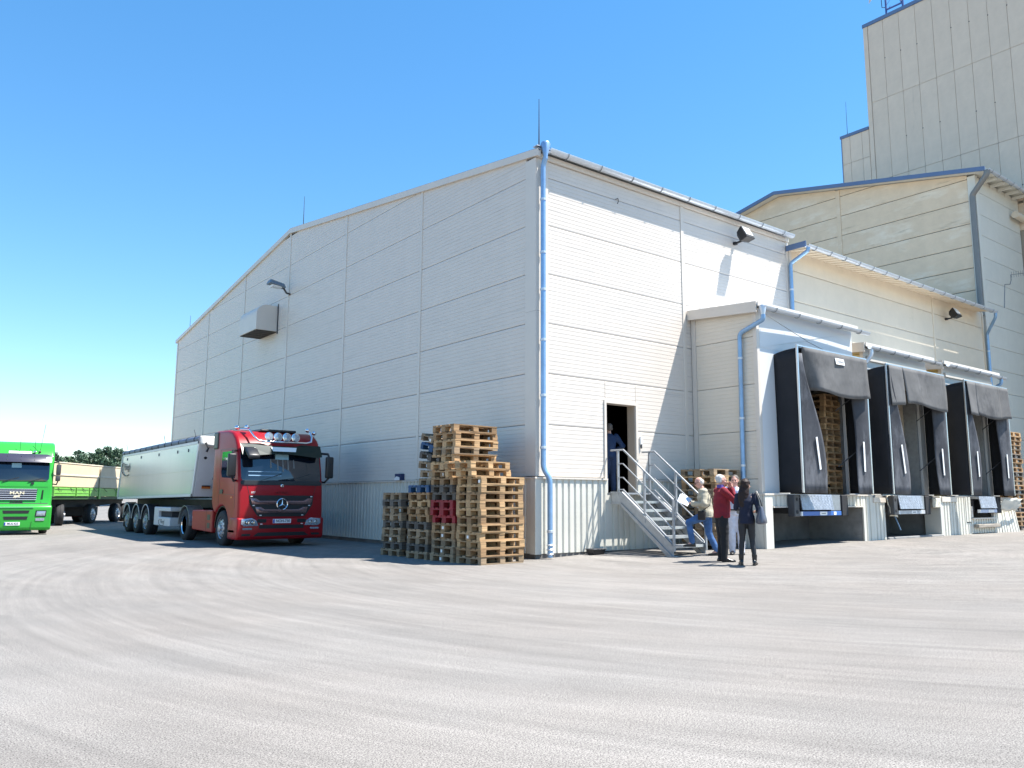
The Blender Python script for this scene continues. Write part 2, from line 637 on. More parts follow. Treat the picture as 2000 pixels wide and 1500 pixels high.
def panel(root, face, at, u0, u1, z0, z1, m, pitch=0.1, clip=None, name='wall_panel', gap=0.013):
    """face 'S': wall seen from -Y at y=at, u=x.  face 'W': wall seen from -X at x=at, u=y."""
    w, h = u1 - u0 - gap, z1 - z0 - gap
    off = OFF[root.name]
    g = gap / 2
    if clip is None:
        me = panel_mesh(w, h, m, pitch)
        if face == 'S':
            return link(name, me, root, Vector((u0 + g, at, z0 + g)) - off)
        return link(name, me, root, Vector((at, u1 - g, z0 + g)) - off, (0, 0, R(-90)))
    pr = prof_points(h, pitch)
    n = len(pr)

    def P(u, d, z):
        return (u, at + d, z) if face == 'S' else (at + d, u, z)
    vs = [P(u0 + g, d, z0 + g + z) for d, z in pr] + [P(u1 - g, d, z0 + g + z) for d, z in pr]
    fs = [(i, i + 1, n + i + 1, n + i) for i in range(n - 1)] + [tuple(range(n)), tuple(range(2 * n - 1, n - 1, -1))]
    mb = MB().add(vs, fs)
    me = mb.data('wall_panel', m, off=off, clip=clip)
    if not me.polygons:
        return None
    o = bpy.data.objects.new(name, me)
    COL.objects.link(o)
    o.parent = root
    return o


def corr_mesh(w, h, m, pitch=0.19, depth=0.032):
    key = ('c', round(w, 3), round(h, 3), m.name, pitch)
    if key not in CACHE:
        poly = []
        x = 0.0
        while x + pitch <= w + 1e-4:
            poly += [(x, 0), (x + pitch * 0.60, 0), (x + pitch * 0.68, depth), (x + pitch * 0.92, depth)]
            x += pitch
        if x < w - 0.01:
            poly += [(x, 0), (w, 0)]
        else:
            poly += [(w, depth)]
        poly += [(w, depth + 0.012), (0, depth + 0.012)]
        CACHE[key] = MB().prism(poly, 'z', 0, h).data('plinth_sheet', m)
    return CACHE[key]


def corr(root, face, at, u0, u1, z0, z1, m=None, name='plinth_sheet', pitch=0.19):
    m = m or M_CORR
    me = corr_mesh(u1 - u0, z1 - z0, m, pitch)
    off = OFF[root.name]
    if face == 'S':
        return link(name, me, root, Vector((u0, at, z0)) - off)
    return link(name, me, root, Vector((at, u1, z0)) - off, (0, 0, R(-90)))


def gutter(root, p0, p1, r=0.085, n_br=10, m=None, name='gutter', end_pipe=None):
    m = m or M_GALV
    p0, p1 = Vector(p0), Vector(p1)
    d = (p1 - p0).normalized()
    s = d.cross(Vector((0, 0, 1))).normalized()
    u = Vector((0, 0, 1))
    rings = []
    for c in (p0, p1):
        ring = [c + s * math.cos(a) * r + u * math.sin(a) * r for a in [PI + PI * k / 8 for k in range(9)]]
        ring += [c + s * math.cos(a) * (r - 0.012) + u * math.sin(a) * (r - 0.012) for a in [2 * PI - PI * k / 8 for k in range(9)]]
        rings.append(ring)
    mb = MB().loft(rings)
    g = mb.build(name, m, root, smooth=True)
    for k in range(n_br):
        c = p0.lerp(p1, (k + 0.5) / n_br)
        pts = [c + s * math.cos(a) * (r + 0.012) + u * math.sin(a) * (r + 0.012) for a in [PI + PI * q / 8 for q in range(9)]]
        MB().tube(pts, 0.011, 5).build('gutter_bracket', M_STEEL, g)
    return g


def downpipe(root, pts, r=0.055, m=None, clamps=(), name='downpipe', shoe=False):
    """pts: path; the corners are rounded off with corrugated-looking bends."""
    m = m or M_PIPE
    pts = [Vector(p) for p in pts]
    path = [pts[0]]
    for a, b, c in zip(pts, pts[1:], pts[2:]):
        d1, d2 = (a - b), (c - b)
        q = min(0.11, d1.length * 0.45, d2.length * 0.45)
        s, e = b + d1.normalized() * q, b + d2.normalized() * q
        for k in range(5):
            t = k / 4
            path.append(s * (1 - t) ** 2 + b * 2 * t * (1 - t) + e * t ** 2)
    path.append(pts[-1])
    p = MB().tube(path, r, 12).build(name, m, root, smooth=True)
    for z in clamps:
        for a, b in zip(pts, pts[1:]):
            if min(a.z, b.z) <= z <= max(a.z, b.z) and abs(a.z - b.z) > 0.5:
                c = a.lerp(b, (z - a.z) / (b.z - a.z))
                MB().lathe([(r + 0.002, -0.03), (r + 0.014, -0.025), (r + 0.014, 0.025), (r + 0.002, 0.03)], c, (b - a), 14).build('pipe_clamp', M_GALV, p)
                break
    return p


def bx(root, name, m, x0, x1, y0, y1, z0, z1, bevel=0.0):
    return MB().box(x0, x1, y0, y1, z0, z1).build(name, m, root, bevel=bevel, seg=1)


# ---------------------------------------------------------------- white warehouse (gable wall + eaves wall)
WH = thing('warehouse', 'white ribbed-panel warehouse with low gable above the red truck and pallets', 'warehouse', (0, 0, 0), world_geo=True)
ZJ = [1.845 + 1.2 * k for k in range(9)]                 # panel joints: 1.845 ... 11.445
EAVE, PEAK, YP, YE = 9.52, 11.60, 15.0, 30.0
SL = (PEAK - EAVE) / YP
ystrips = [0.35, 5.2, 10.1, 15.0, 19.9, 24.8, 29.9]
clipR = [((0, 0, EAVE), Vector((0, -SL, 1)).normalized()), ((0, YP, PEAK), Vector((0, SL, 1)).normalized())]
for a, b in zip(ystrips, ystrips[1:]):
    for z0, z1 in zip(ZJ, ZJ[1:]):
        top = max(EAVE + SL * a if a < YP else PEAK - SL * (a - YP), EAVE + SL * b if b <= YP else PEAK - SL * (b - YP))
        low = min(EAVE + SL * a if a < YP else PEAK - SL * (a - YP), EAVE + SL * b if b <= YP else PEAK - SL * (b - YP))
        if z0 >= top - 0.05:
            continue
        panel(WH, 'W', 0.0, a, b, z0, z1, M_WHITE, clip=clipR if z1 > low else None)
MB().prism([(0.06, 0.0), (29.95, 0.0), (29.95, EAVE), (YP, PEAK - 0.03), (0.06, EAVE)], 'x', 0.055, 0.12).build('wall_core', M_CREVICE, WH)
for y in ystrips[1:-1]:
    zt = EAVE + SL * y if y <= YP else PEAK - SL * (y - YP)
    MB().box(-0.022, 0.02, y - 0.055, y + 0.055, 1.86, zt - 0.02).build('cover_strip', M_WHITE2, WH, bevel=0.006, seg=1)
MB().box(-0.02, 0.02, 29.84, 30.02, 0.12, EAVE).build('corner_trim', M_WHITE2, WH)
# corner trim: folded sheet on both faces, in two lengths
for z0, z1 in ((1.86, 5.70), (5.705, 9.46)):
    MB().prism([(-0.02, -0.02), (0.37, -0.02), (0.37, 0.0), (0.0, 0.0), (0.0, 0.37), (-0.02, 0.37)], 'z', z0, z1).build('corner_trim', M_WHITE2, WH)
# verge flashings along the gable
MB().prism([(-0.14, EAVE - 0.06), (YP, PEAK - 0.06), (YP, PEAK + 0.13), (-0.14, EAVE + 0.11)], 'x', -0.07, 0.04).build('verge_flashing', M_WHITE2, WH)
MB().prism([(YP, PEAK - 0.06), (30.2, EAVE - 0.06), (30.2, EAVE + 0.11), (YP, PEAK + 0.13)], 'x', -0.07, 0.04).build('verge_flashing', M_WHITE2, WH)
MB().prism([(-0.16, EAVE + 0.10), (YP, PEAK + 0.12), (YP, PEAK + 0.15), (-0.16, EAVE + 0.13)], 'x', -0.05, 10.4).build('roof', M_ROOF, WH)
MB().prism([(YP, PEAK + 0.12), (30.2, EAVE + 0.10), (30.2, EAVE + 0.13), (YP, PEAK + 0.15)], 'x', -0.05, 10.4).build('roof', M_ROOF, WH)
# eaves wall with the door
DX0, DX1, DZ0, DZ1 = 2.24, 3.28, 1.50, 3.70
for a, b in ((0.37, 5.22), (5.32, 10.28)):
    zz = ZJ[:7] + [9.46]
    for z0, z1 in zip(zz, zz[1:]):
        if a < DX0 < b and z0 < DZ1:
            panel(WH, 'S', 0.0, a, DX0 - 0.02, z0, z1, M_WHITE)
            panel(WH, 'S', 0.0, DX1 + 0.02, b, z0, z1, M_WHITE)
            if z1 > DZ1 + 0.06:
                panel(WH, 'S', 0.0, DX0 - 0.02, DX1 + 0.02, DZ1 + 0.03, z1, M_WHITE)
        else:
            panel(WH, 'S', 0.0, a, b, z0, z1, M_WHITE)
for x in (5.27, 10.33):
    MB().box(x - 0.06, x + 0.06, -0.022, 0.02, 1.86, 9.46).build('cover_strip', M_WHITE2, WH, bevel=0.006, seg=1)
bx(WH, 'wall_core', M_CREVICE, 0.06, DX0 - 0.05, 0.055, 0.12, 0, 9.5)
bx(WH, 'wall_core', M_CREVICE, DX1 + 0.05, 10.4, 0.055, 0.12, 0, 9.5)
bx(WH, 'wall_core', M_CREVICE, DX0 - 0.05, DX1 + 0.05, 0.055, 0.12, DZ1 + 0.05, 9.5)
bx(WH, 'wall_core', M_CREVICE, DX0 - 0.05, DX1 + 0.05, 0.055, 0.12, 0, DZ0 - 0.02)
# plinth cladding, sill flashing, concrete foot
x = 0.06
for a, b, t in ((0.05, 2.235, 1.80), (2.235, 3.29, 1.46), (3.29, 5.5, 1.80)):
    corr(WH, 'S', -0.05, a, b, 0.12, t)
for a, b in ((0.05, 5.0), (5.0, 9.95), (9.95, 14.9), (14.9, 19.85), (19.85, 24.8), (24.8, 29.95)):
    corr(WH, 'W', -0.05, a, b, 0.12, 1.80)
    bx(WH, 'sill_flashing', M_WHITE2, -0.085, 0.03, a + 0.003, b - 0.003, 1.80, 1.838)
bx(WH, 'sill_flashing', M_WHITE2, -0.085, DX0 - 0.03, -0.085, 0.03, 1.80, 1.838)
bx(WH, 'sill_flashing', M_WHITE2, DX1 + 0.03, 5.5, -0.085, 0.03, 1.80, 1.838)
MB().prism([(-0.062, -0.062), (0.12, -0.062), (0.12, -0.05), (-0.05, -0.05), (-0.05, 0.12), (-0.062, 0.12)], 'z', 0.11, 1.80).build('plinth_corner', M_CORR, WH)
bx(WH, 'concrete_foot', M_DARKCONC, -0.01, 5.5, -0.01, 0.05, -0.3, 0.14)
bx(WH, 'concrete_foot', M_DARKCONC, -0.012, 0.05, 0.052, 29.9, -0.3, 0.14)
# door: frame, dark room behind
fr = bx(WH, 'door_frame', M_WHITE2, DX0 - 0.07, DX0, -0.03, 0.26, DZ0, DZ1 + 0.07)
bx(WH, 'door_frame', M_WHITE2, DX1, DX1 + 0.07, -0.03, 0.26, DZ0, DZ1 + 0.07)
bx(WH, 'door_frame', M_WHITE2, DX0 + 0.001, DX1 - 0.001, -0.03, 0.26, DZ1, DZ1 + 0.07)
bx(WH, 'door_jamb', mat('tan_jamb', (0.42, 0.34, 0.26), 0.6), DX1 - 0.03, DX1 - 0.002, 0.0, 0.25, DZ0, DZ1)
bx(WH, 'threshold', M_STEEL, DX0 - 0.02, DX1 + 0.02, -0.06, 0.27, DZ0 - 0.03, DZ0)
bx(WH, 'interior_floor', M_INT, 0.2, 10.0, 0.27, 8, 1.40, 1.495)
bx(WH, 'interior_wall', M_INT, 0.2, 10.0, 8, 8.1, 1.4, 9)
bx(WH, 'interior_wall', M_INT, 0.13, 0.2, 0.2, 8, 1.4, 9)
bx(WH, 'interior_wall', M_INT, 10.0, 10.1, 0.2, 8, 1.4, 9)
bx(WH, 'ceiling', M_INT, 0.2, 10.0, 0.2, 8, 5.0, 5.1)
bx(WH, 'junction_box', M_WHITEP, 3.42, 3.50, -0.05, -0.001, 2.72, 2.93, bevel=0.01)
MB().tube([(3.46, -0.03, 2.72), (3.46, -0.03, 2.62)], 0.02, 8).build('switch', M_DKGREY, WH)
hk = MB().tube([(2.69, 0.0, 9.06), (2.69, -0.08, 9.06), (2.69, -0.10, 8.98), (2.69, -0.06, 8.92)], 0.012, 6).build('wall_hook', M_DKGREY, WH)
# eaves gutter, hopper, corner downpipe
gutter(WH, (0.22, -0.225, 9.66), (10.35, -0.225, 9.64), 0.10, 9)
bx(WH, 'eaves_fascia', M_WHITE2, 0.05, 10.38, -0.06, 0.05, 9.465, 9.58)
bx(WH, 'fascia_cap', M_GALV, -0.08, 10.38, -0.15, 0.02, 9.70, 9.725)
MB().lathe([(0.10, 0.20), (0.12, 0.16), (0.055, -0.14), (0.055, -0.22)], (0.12, -0.22, 9.60), (0, 0, 1), 14).build('rain_hopper', M_PIPE, WH, smooth=True)
downpipe(WH, [(0.12, -0.22, 9.42), (0.12, -0.13, 9.25), (0.12, -0.13, 2.02), (0.23, -0.23, 1.80), (0.23, -0.23, 0.05)], 0.062,
         clamps=(8.4, 7.1, 6.2, 5.0, 3.7, 2.5, 0.62))
for k in range(3):
    MB().lathe([(0.068, -0.02), (0.085, 0.0), (0.068, 0.02)], (0.23, -0.23, 0.12 + 0.10 * k), (0, 0, 1), 16).build('pipe_ring', M_GALV, WH, smooth=True)
# ventilation cowl on the gable
cw = []
for k in range(7):
    a = PI / 2 * k / 6
    cw.append((-0.45 - 0.40 * math.sin(a), 8.42 + 0.40 * math.cos(a)))
poly = [(-0.0, 8.82)] + cw + [(-0.85, 7.80), (0.0, 7.80)]
cow = MB().prism([(p[0], p[1]) for p in poly], 'y', 16.0, 17.9).build('ventilation_cowl', M_WHITE2, WH, bevel=0.012, seg=1)
for k in range(5):
    MB().box(-0.83, -0.02, 16.05 + k * 0.36, 16.36 + k * 0.36, 7.77, 7.798).build('louvre', mat('brown_grille', (0.055, 0.04, 0.03), 0.7), cow)
MB().box(-0.025, -0.002, 15.93, 15.99, 7.7, 8.9).build('cowl_flange', M_DKGREY, cow)

# ---------------------------------------------------------------- cream middle hall
MH = thing('middle_hall', 'long cream panelled hall with galvanised gutter behind the three loading bays', 'hall', (10.4, 0, 0), world_geo=True)
MX0, MX1 = 10.45, 24.6
for a, b in ((MX0 + 0.12, 20.1), (20.2, MX1)):
    zz = [1.5, 2.55, 3.55, 4.55, 5.55, 6.58, 7.60, 8.60, 9.30]
    for z0, z1 in zip(zz, zz[1:]):
        panel(MH, 'S', 0.02, a, b, z0, z1, M_CREAM, pitch=None, gap=0.016)
bx(MH, 'wall_core', M_CREVICE, 10.42, 24.95, 0.075, 0.15, 0, 9.4)
MB().box(10.42, 10.56, -0.03, 0.03, 1.5, 9.3).build('corner_trim', M_WHITE2, MH, bevel=0.01, seg=1)
MB().box(20.1, 20.2, -0.005, 0.05, 1.5, 9.3).build('cover_strip', M_CREAM, MH, bevel=0.006, seg=1)
MB().box(24.6, 24.72, -0.02, 0.05, 1.5, 9.3).build('corner_trim', M_CREAM, MH, bevel=0.006, seg=1)
MB().prism([(-0.64, 9.19), (0.05, 9.30), (9.0, 10.5), (9.0, 10.55), (-0.64, 9.24)], 'x', 10.30, 24.2).build('roof', M_ROOF, MH)
sf = MB()
sf.prism([(-0.63, 9.15), (0.04, 9.25), (0.04, 9.27), (-0.63, 9.18)], 'x', 10.32, 24.15)
sof = sf.build('soffit', M_CREAM, MH)
for k in range(40):
    MB().prism([(-0.62, 9.128), (0.02, 9.222), (0.02, 9.248), (-0.62, 9.150)], 'x', 10.5 + k * 0.34, 10.62 + k * 0.34).build('soffit_rib', M_CREAM, sof)
bx(MH, 'eaves_fascia', M_BLUETRIM, 10.27, 10.30, -0.72, 0.05, 9.15, 9.33)
gutter(MH, (10.28, -0.735, 9.20), (24.15, -0.735, 9.13), 0.095, 16)
downpipe(MH, [(10.36, -0.735, 9.15), (10.36, -0.735, 9.02), (10.36, -0.10, 8.75), (10.36, -0.10, 6.4)], 0.06, clamps=(7.9, 7.0))
downpipe(MH, [(24.1, -0.735, 9.1), (24.1, -0.735, 8.9), (24.72, -0.12, 8.35), (24.72, -0.12, 5.75)], 0.06, m=M_PIPE, clamps=(7.6, 6.6))

# ---------------------------------------------------------------- yellowed tall hall
TH = thing('tall_hall', 'tall stained yellowish hall with blue-edged gable roof behind the cream hall', 'hall', (25, 0, 0), world_geo=True)
TX = 25.0
TE, TP, TYP, TYE = 15.55, 17.50, 9.75, 19.5
tsl = (TP - TE) / TYP
clipT = [((TX, 0, TE), Vector((0, -tsl, 1)).normalized()), ((TX, TYP, TP), Vector((0, tsl, 1)).normalized())]
zz = [8.4, 9.4, 10.4, 11.4, 12.4, 13.4, 14.42, 15.43, 16.45, 17.6]
for a, b in ((0.30, 6.3), (6.5, 13.0), (13.2, 19.4)):
    for z0, z1 in zip(zz, zz[1:]):
        la = min(TE + tsl * y if y <= TYP else TP - tsl * (y - TYP) for y in (a, b))
        panel(TH, 'W', TX, a, b, z0, z1, M_TALL, pitch=None, clip=clipT if z1 > la else None, gap=0.03)
MB().prism([(0.05, 0), (19.4, 0), (19.4, TE), (TYP, TP - 0.03), (0.05, TE)], 'x', TX + 0.055, TX + 0.2).build('wall_core', M_CREVICE, TH)
for y in (6.4, 13.1):
    MB().box(TX - 0.03, TX + 0.03, y - 0.11, y + 0.11, 8.4, TE + (tsl * y if y <= TYP else tsl * (2 * TYP - y)) - 0.03).build('cover_strip', M_TALL, TH, bevel=0.01, seg=1)
MB().box(TX - 0.03, TX + 0.25, -0.03, 0.30, 0, TE - 0.02).build('corner_post', M_TALLR, TH, bevel=0.01, seg=1)
zr = [1.0, 2.0, 3.0, 3.98, 4.96, 5.95, 6.93, 7.92, 8.9, 9.88, 10.87, 11.86, 12.84, 13.8, 14.82, 15.5]
for z0, z1 in zip(zr, zr[1:]):
    panel(TH, 'S', 0.0, TX + 0.26, 29.68, z0, z1, M_TALLR, pitch=None, gap=0.016)
bx(TH, 'wall_core', M_CREVICE, TX + 0.21, 29.69, 0.055, 0.2, 0, 15.5)
# roof with blue verge, soffit, gutter, grey downpipe
MB().prism([(-0.62, TE - 0.13), (TYP, TP), (TYP, TP + 0.18), (-0.62, TE + 0.06)], 'x', TX - 0.50, TX - 0.42).build('verge_trim', M_BLUETRIM, TH)
MB().prism([(TYP, TP), (20.1, TE - 0.13), (20.1, TE + 0.06), (TYP, TP + 0.18)], 'x', TX - 0.50, TX - 0.42).build('verge_trim', M_BLUETRIM, TH)
MB().prism([(-0.62, TE - 0.10), (TYP, TP + 0.03), (TYP, TP + 0.15), (-0.62, TE + 0.02)], 'x', TX - 0.42, 29.69).build('roof', M_TALLR, TH)
MB().prism([(TYP, TP + 0.03), (20.1, TE - 0.10), (20.1, TE + 0.02), (TYP, TP + 0.15)], 'x', TX - 0.42, 29.69).build('roof', M_TALLR, TH)
gutter(TH, (TX - 0.5, -0.72, TE - 0.08), (29.65, -0.72, TE - 0.10), 0.095, 7)
for k in range(6):
    MB().box(TX + 0.7 + k * 0.8, TX + 0.78 + k * 0.8, -0.6, -0.02, TE - 0.24, TE - 0.12).build('rafter_end', M_TALLR, TH)
downpipe(TH, [(TX - 0.42, -0.68, TE - 0.12), (TX - 0.42, -0.66, TE - 0.3), (TX - 0.12, 0.10, TE - 0.95), (TX - 0.12, 0.10, 9.2)], 0.12, m=M_GREYPIPE)
MB().tube([(28.5, -0.25, 14.45), (29.69, -0.25, 14.45)], 0.16, 14).build('vent_pipe', M_CREAM, TH, smooth=True)

# ---------------------------------------------------------------- beige tower
TW = thing('silo_tower', 'huge beige panelled tower rising at the right edge behind the tall hall', 'tower', (29.7, 0, 0), world_geo=True)
WX = 29.7
edges = [6.95, 6.72] + [5.86 - 0.873 * k for k in range(15)]
tz = [14.0, 18.6, 23.15, 27.72]
TWEND = edges[-1]


def vpan(y0, y1, z0, z1):
    key = ('v', round(y1 - y0, 3), round(z1 - z0, 3))
    if key not in CACHE:
        w, h = y1 - y0 - 0.012, z1 - z0 - 0.014
        CACHE[key] = MB().box(0, w, 0.0, 0.05, 0, h).data('wall_panel', M_TOWER, bevel=0.008, seg=1)
    link('wall_panel', CACHE[key], TW, Vector((WX, y1 - 0.008, z0 + 0.008)) - OFF[TW.name], (0, 0, R(-90)))


for a, b in zip(edges[1:], edges[2:]):
    for z0, z1 in zip(tz, tz[1:]):
        vpan(b, a, z0, z1)
MB().box(WX - 0.03, WX + 0.1, 6.73, 6.97, 14, 27.72).build('corner_trim', M_TOWER, TW, bevel=0.01, seg=1)
for a, b in ((7.0, 7.42), (7.42, 8.12), (8.12, 8.62)):
    vpan(a, b, 15.6, 20.15)
    vpan(a, b, 20.15, 21.72)
bx(TW, 'wall_core', M_SEAM, WX + 0.052, WX + 12, TWEND, 6.9, 0, 27.70)
bx(TW, 'wall_core', M_SEAM, WX + 0.053, WX + 6, 6.9, 8.6, 0, 21.70)
bx(TW, 'roof_trim', M_BLUETRIM, WX - 0.06, WX + 12, TWEND - 0.05, 7.0, 27.72, 27.92)
bx(TW, 'roof_trim', M_BLUETRIM, WX - 0.06, WX + 6, 7.001, 8.68, 21.72, 21.88)
bx(TW, 'side_trim', M_BLUETRIM, WX - 0.02, WX + 0.1, 8.601, 8.64, 14, 21.72)
rng2 = random.Random(3)
for z in (16.2, 20.6, 25.4):
    for a in edges[2:]:
        if rng2.random() < 0.45:
            continue
        MB().obox((WX - 0.006, a - 0.02, z + rng2.uniform(-0.12, 0.12)), (0.02, 0.045, 0.045)).build('fixing_cap', M_DKGREY, TW)
# ---------------------------------------------------------------- loading dock base (raised platform front)
YF = -2.30
DK = thing('loading_dock', 'raised loading dock base with ribbed cream sheets and open recesses under the bays', 'loading dock', (5.4, -2.3, 0.1), world_geo=True)
GZ = 0.14


def dock_sheet(x0, x1, z0, z1, y=YF, rot=None):
    return corr(DK, 'S', y, x0, x1, z0, z1)


# left pillar and side
bx(DK, 'corner_trim', M_CORR, 5.34, 5.66, YF - 0.01, YF + 0.06, GZ, 1.50, bevel=0.008)
bx(DK, 'corner_trim', M_CORR, 5.34, 5.40, YF + 0.065, YF + 0.25, GZ, 1.50)
corr(DK, 'W', 5.345, YF + 0.26, -0.06, GZ, 1.46)
bx(DK, 'sill_flashing', M_WHITE2, 5.32, 5.56, YF + 0.02, -0.09, 1.465, 1.50)
bx(DK, 'sill_flashing', M_WHITE2, 5.32, 6.32, YF - 0.03, YF + 0.015, 1.465, 1.505)
# bay 1 fascias beside the leveller
corr(DK, 'S', YF, 5.665, 6.30, 1.19, 1.46)
bx(DK, 'fascia_lip', M_WHITE2, 5.665, 6.30, YF - 0.03, YF + 0.05, 1.155, 1.185)
corr(DK, 'S', YF, 9.05, 9.90, 1.19, 1.46)
bx(DK, 'fascia_lip', M_WHITE2, 9.05, 9.90, YF - 0.03, YF + 0.05, 1.155, 1.185)
bx(DK, 'sill_flashing', M_WHITE2, 9.05, 10.45, YF - 0.03, YF + 0.04, 1.465, 1.50)
# between bay 1 and bay 2
corr(DK, 'S', YF, 9.92, 10.45, 0.2, 1.46)
corr(DK, 'S', YF, 10.455, 11.10, 0.2, 1.28)
bx(DK, 'sill_flashing', M_WHITE2, 10.455, 11.12, YF - 0.03, YF + 0.04, 1.285, 1.42)
bx(DK, 'pier', M_CONC, 9.93, 11.08, YF + 0.06, -0.5, 0, 1.5)
# torn cladding at bay 2, with a loose strip
torn = MB()
rg = random.Random(5)
vs, fs = [], []
nx, nz = 7, 8
for k in range(nz):
    for i in range(nx):
        t, s = i / (nx - 1), k / (nz - 1)
        xr = 11.12 + 0.42 * t * (0.5 + 0.5 * s) + 0.25 * (1 - s) * t + 0.10 * (1 - s)
        vs.append((xr + rg.uniform(-0.02, 0.02), YF - 0.02 - 0.12 * math.sin(3 * t + 4 * s) * (1 - s) - rg.uniform(0, 0.06), 0.88 + 0.60 * s + rg.uniform(-0.02, 0.02)))
for k in range(nz - 1):
    for i in range(nx - 1):
        a = k * nx + i
        fs.append((a, a + 1, a + nx + 1, a + nx))
M_INSUL = mat('torn_insulation', (0.62, 0.58, 0.48), 0.9, var=0.35, vscale=9, bump=0.5, bscale=18)
t_o = torn.add(vs, fs).build('torn_sheet', M_INSUL, DK, smooth=True)
md = t_o.modifiers.new('thickness', 'SOLIDIFY')
md.thickness = 0.015
MB().beam((11.16, YF - 0.04, 1.42), (11.62, YF - 0.16, 0.50), 0.035, 0.012).build('loose_strip', M_PIPE, DK)
# bay 2 right side, and the ribbed stretch up to bay 3
bx(DK, 'torn_edge', M_INSUL, 14.05, 14.50, YF - 0.03, YF + 0.05, 1.12, 1.42, bevel=0.03)
bx(DK, 'pier_face', M_CORR, 14.50, 14.62, YF - 0.01, YF + 0.5, 0.2, 1.48, bevel=0.01)
corr(DK, 'S', YF, 14.63, 15.60, 0.2, 1.30)
bx(DK, 'sill_flashing', M_WHITE2, 14.60, 15.62, YF - 0.04, YF + 0.04, 1.305, 1.46)
corr(DK, 'S', YF - 0.015, 15.62, 16.25, 0.2, 1.44)
corr(DK, 'S', YF - 0.03, 16.26, 16.60, 0.66, 1.46)
corr(DK, 'S', YF, 16.26, 16.62, 0.2, 0.63)
bx(DK, 'pier', M_CONC, 14.66, 16.6, YF + 0.06, -0.5, 0, 1.48)
# below bay 3: low ribbed front with a wooden step beam
corr(DK, 'S', YF - 0.02, 16.62, 18.35, 0.28, 0.74)
bx(DK, 'ledge', M_WHITE2, 16.62, 18.4, YF - 0.10, YF + 0.03, 0.742, 0.785)
bx(DK, 'step_beam', mat('old_timber', (0.33, 0.29, 0.24), 0.8, grain=(2, 30, 30)), 16.75, 18.45, YF - 0.18, YF - 0.025, 0.46, 0.58, bevel=0.015)
bx(DK, 'side_trim', M_WHITE2, 18.28, 18.38, YF - 0.05, YF + 0.04, 0.80, 1.16)
bx(DK, 'side_trim', M_WHITE2, 16.60, 16.70, YF - 0.05, YF + 0.04, 0.80, 1.16)
# right end, dented and flared
for k, (a, b, fl) in enumerate(((18.40, 18.95, 0.02), (18.96, 19.52, 0.05), (19.53, 20.15, 0.10))):
    p = corr(DK, 'S', YF - fl, a, b, 0.2, 1.40 - 0.05 * k)
    p.rotation_euler = (R(-3 - 3 * k), 0, R(-2 * k))
den = MB()
vs, fs = [], []
for k in range(6):
    for i in range(7):
        vs.append((18.45 + 0.26 * i, YF - 0.10 - 0.10 * abs(math.sin(i * 1.4 + k)) - 0.03 * k, 1.00 + 0.085 * k + 0.03 * math.sin(2 * i)))
for k in range(5):
    for i in range(6):
        a = k * 7 + i
        fs.append((a, a + 1, a + 8, a + 7))
d_o = den.add(vs, fs).build('dented_sheet', M_CORR, DK, smooth=True)
md = d_o.modifiers.new('thickness', 'SOLIDIFY')
md.thickness = 0.01
bx(DK, 'pier', M_CONC, 18.42, 20.2, YF + 0.12, 0.0, 0, 1.46)
# recess walls and floor slab over them
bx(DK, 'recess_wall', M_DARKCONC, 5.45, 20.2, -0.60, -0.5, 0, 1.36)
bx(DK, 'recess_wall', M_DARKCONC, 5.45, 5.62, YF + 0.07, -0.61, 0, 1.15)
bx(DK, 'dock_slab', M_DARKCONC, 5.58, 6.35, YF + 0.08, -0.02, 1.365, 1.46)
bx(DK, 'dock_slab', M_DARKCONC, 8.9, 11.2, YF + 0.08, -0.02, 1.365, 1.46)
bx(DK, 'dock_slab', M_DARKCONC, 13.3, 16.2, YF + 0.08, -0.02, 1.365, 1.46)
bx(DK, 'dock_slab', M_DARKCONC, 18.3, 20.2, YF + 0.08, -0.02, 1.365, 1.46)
bx(DK, 'kerb', M_CONC, 11.15, 14.55, YF - 0.05, YF + 0.12, 0.1, 0.30, bevel=0.015)


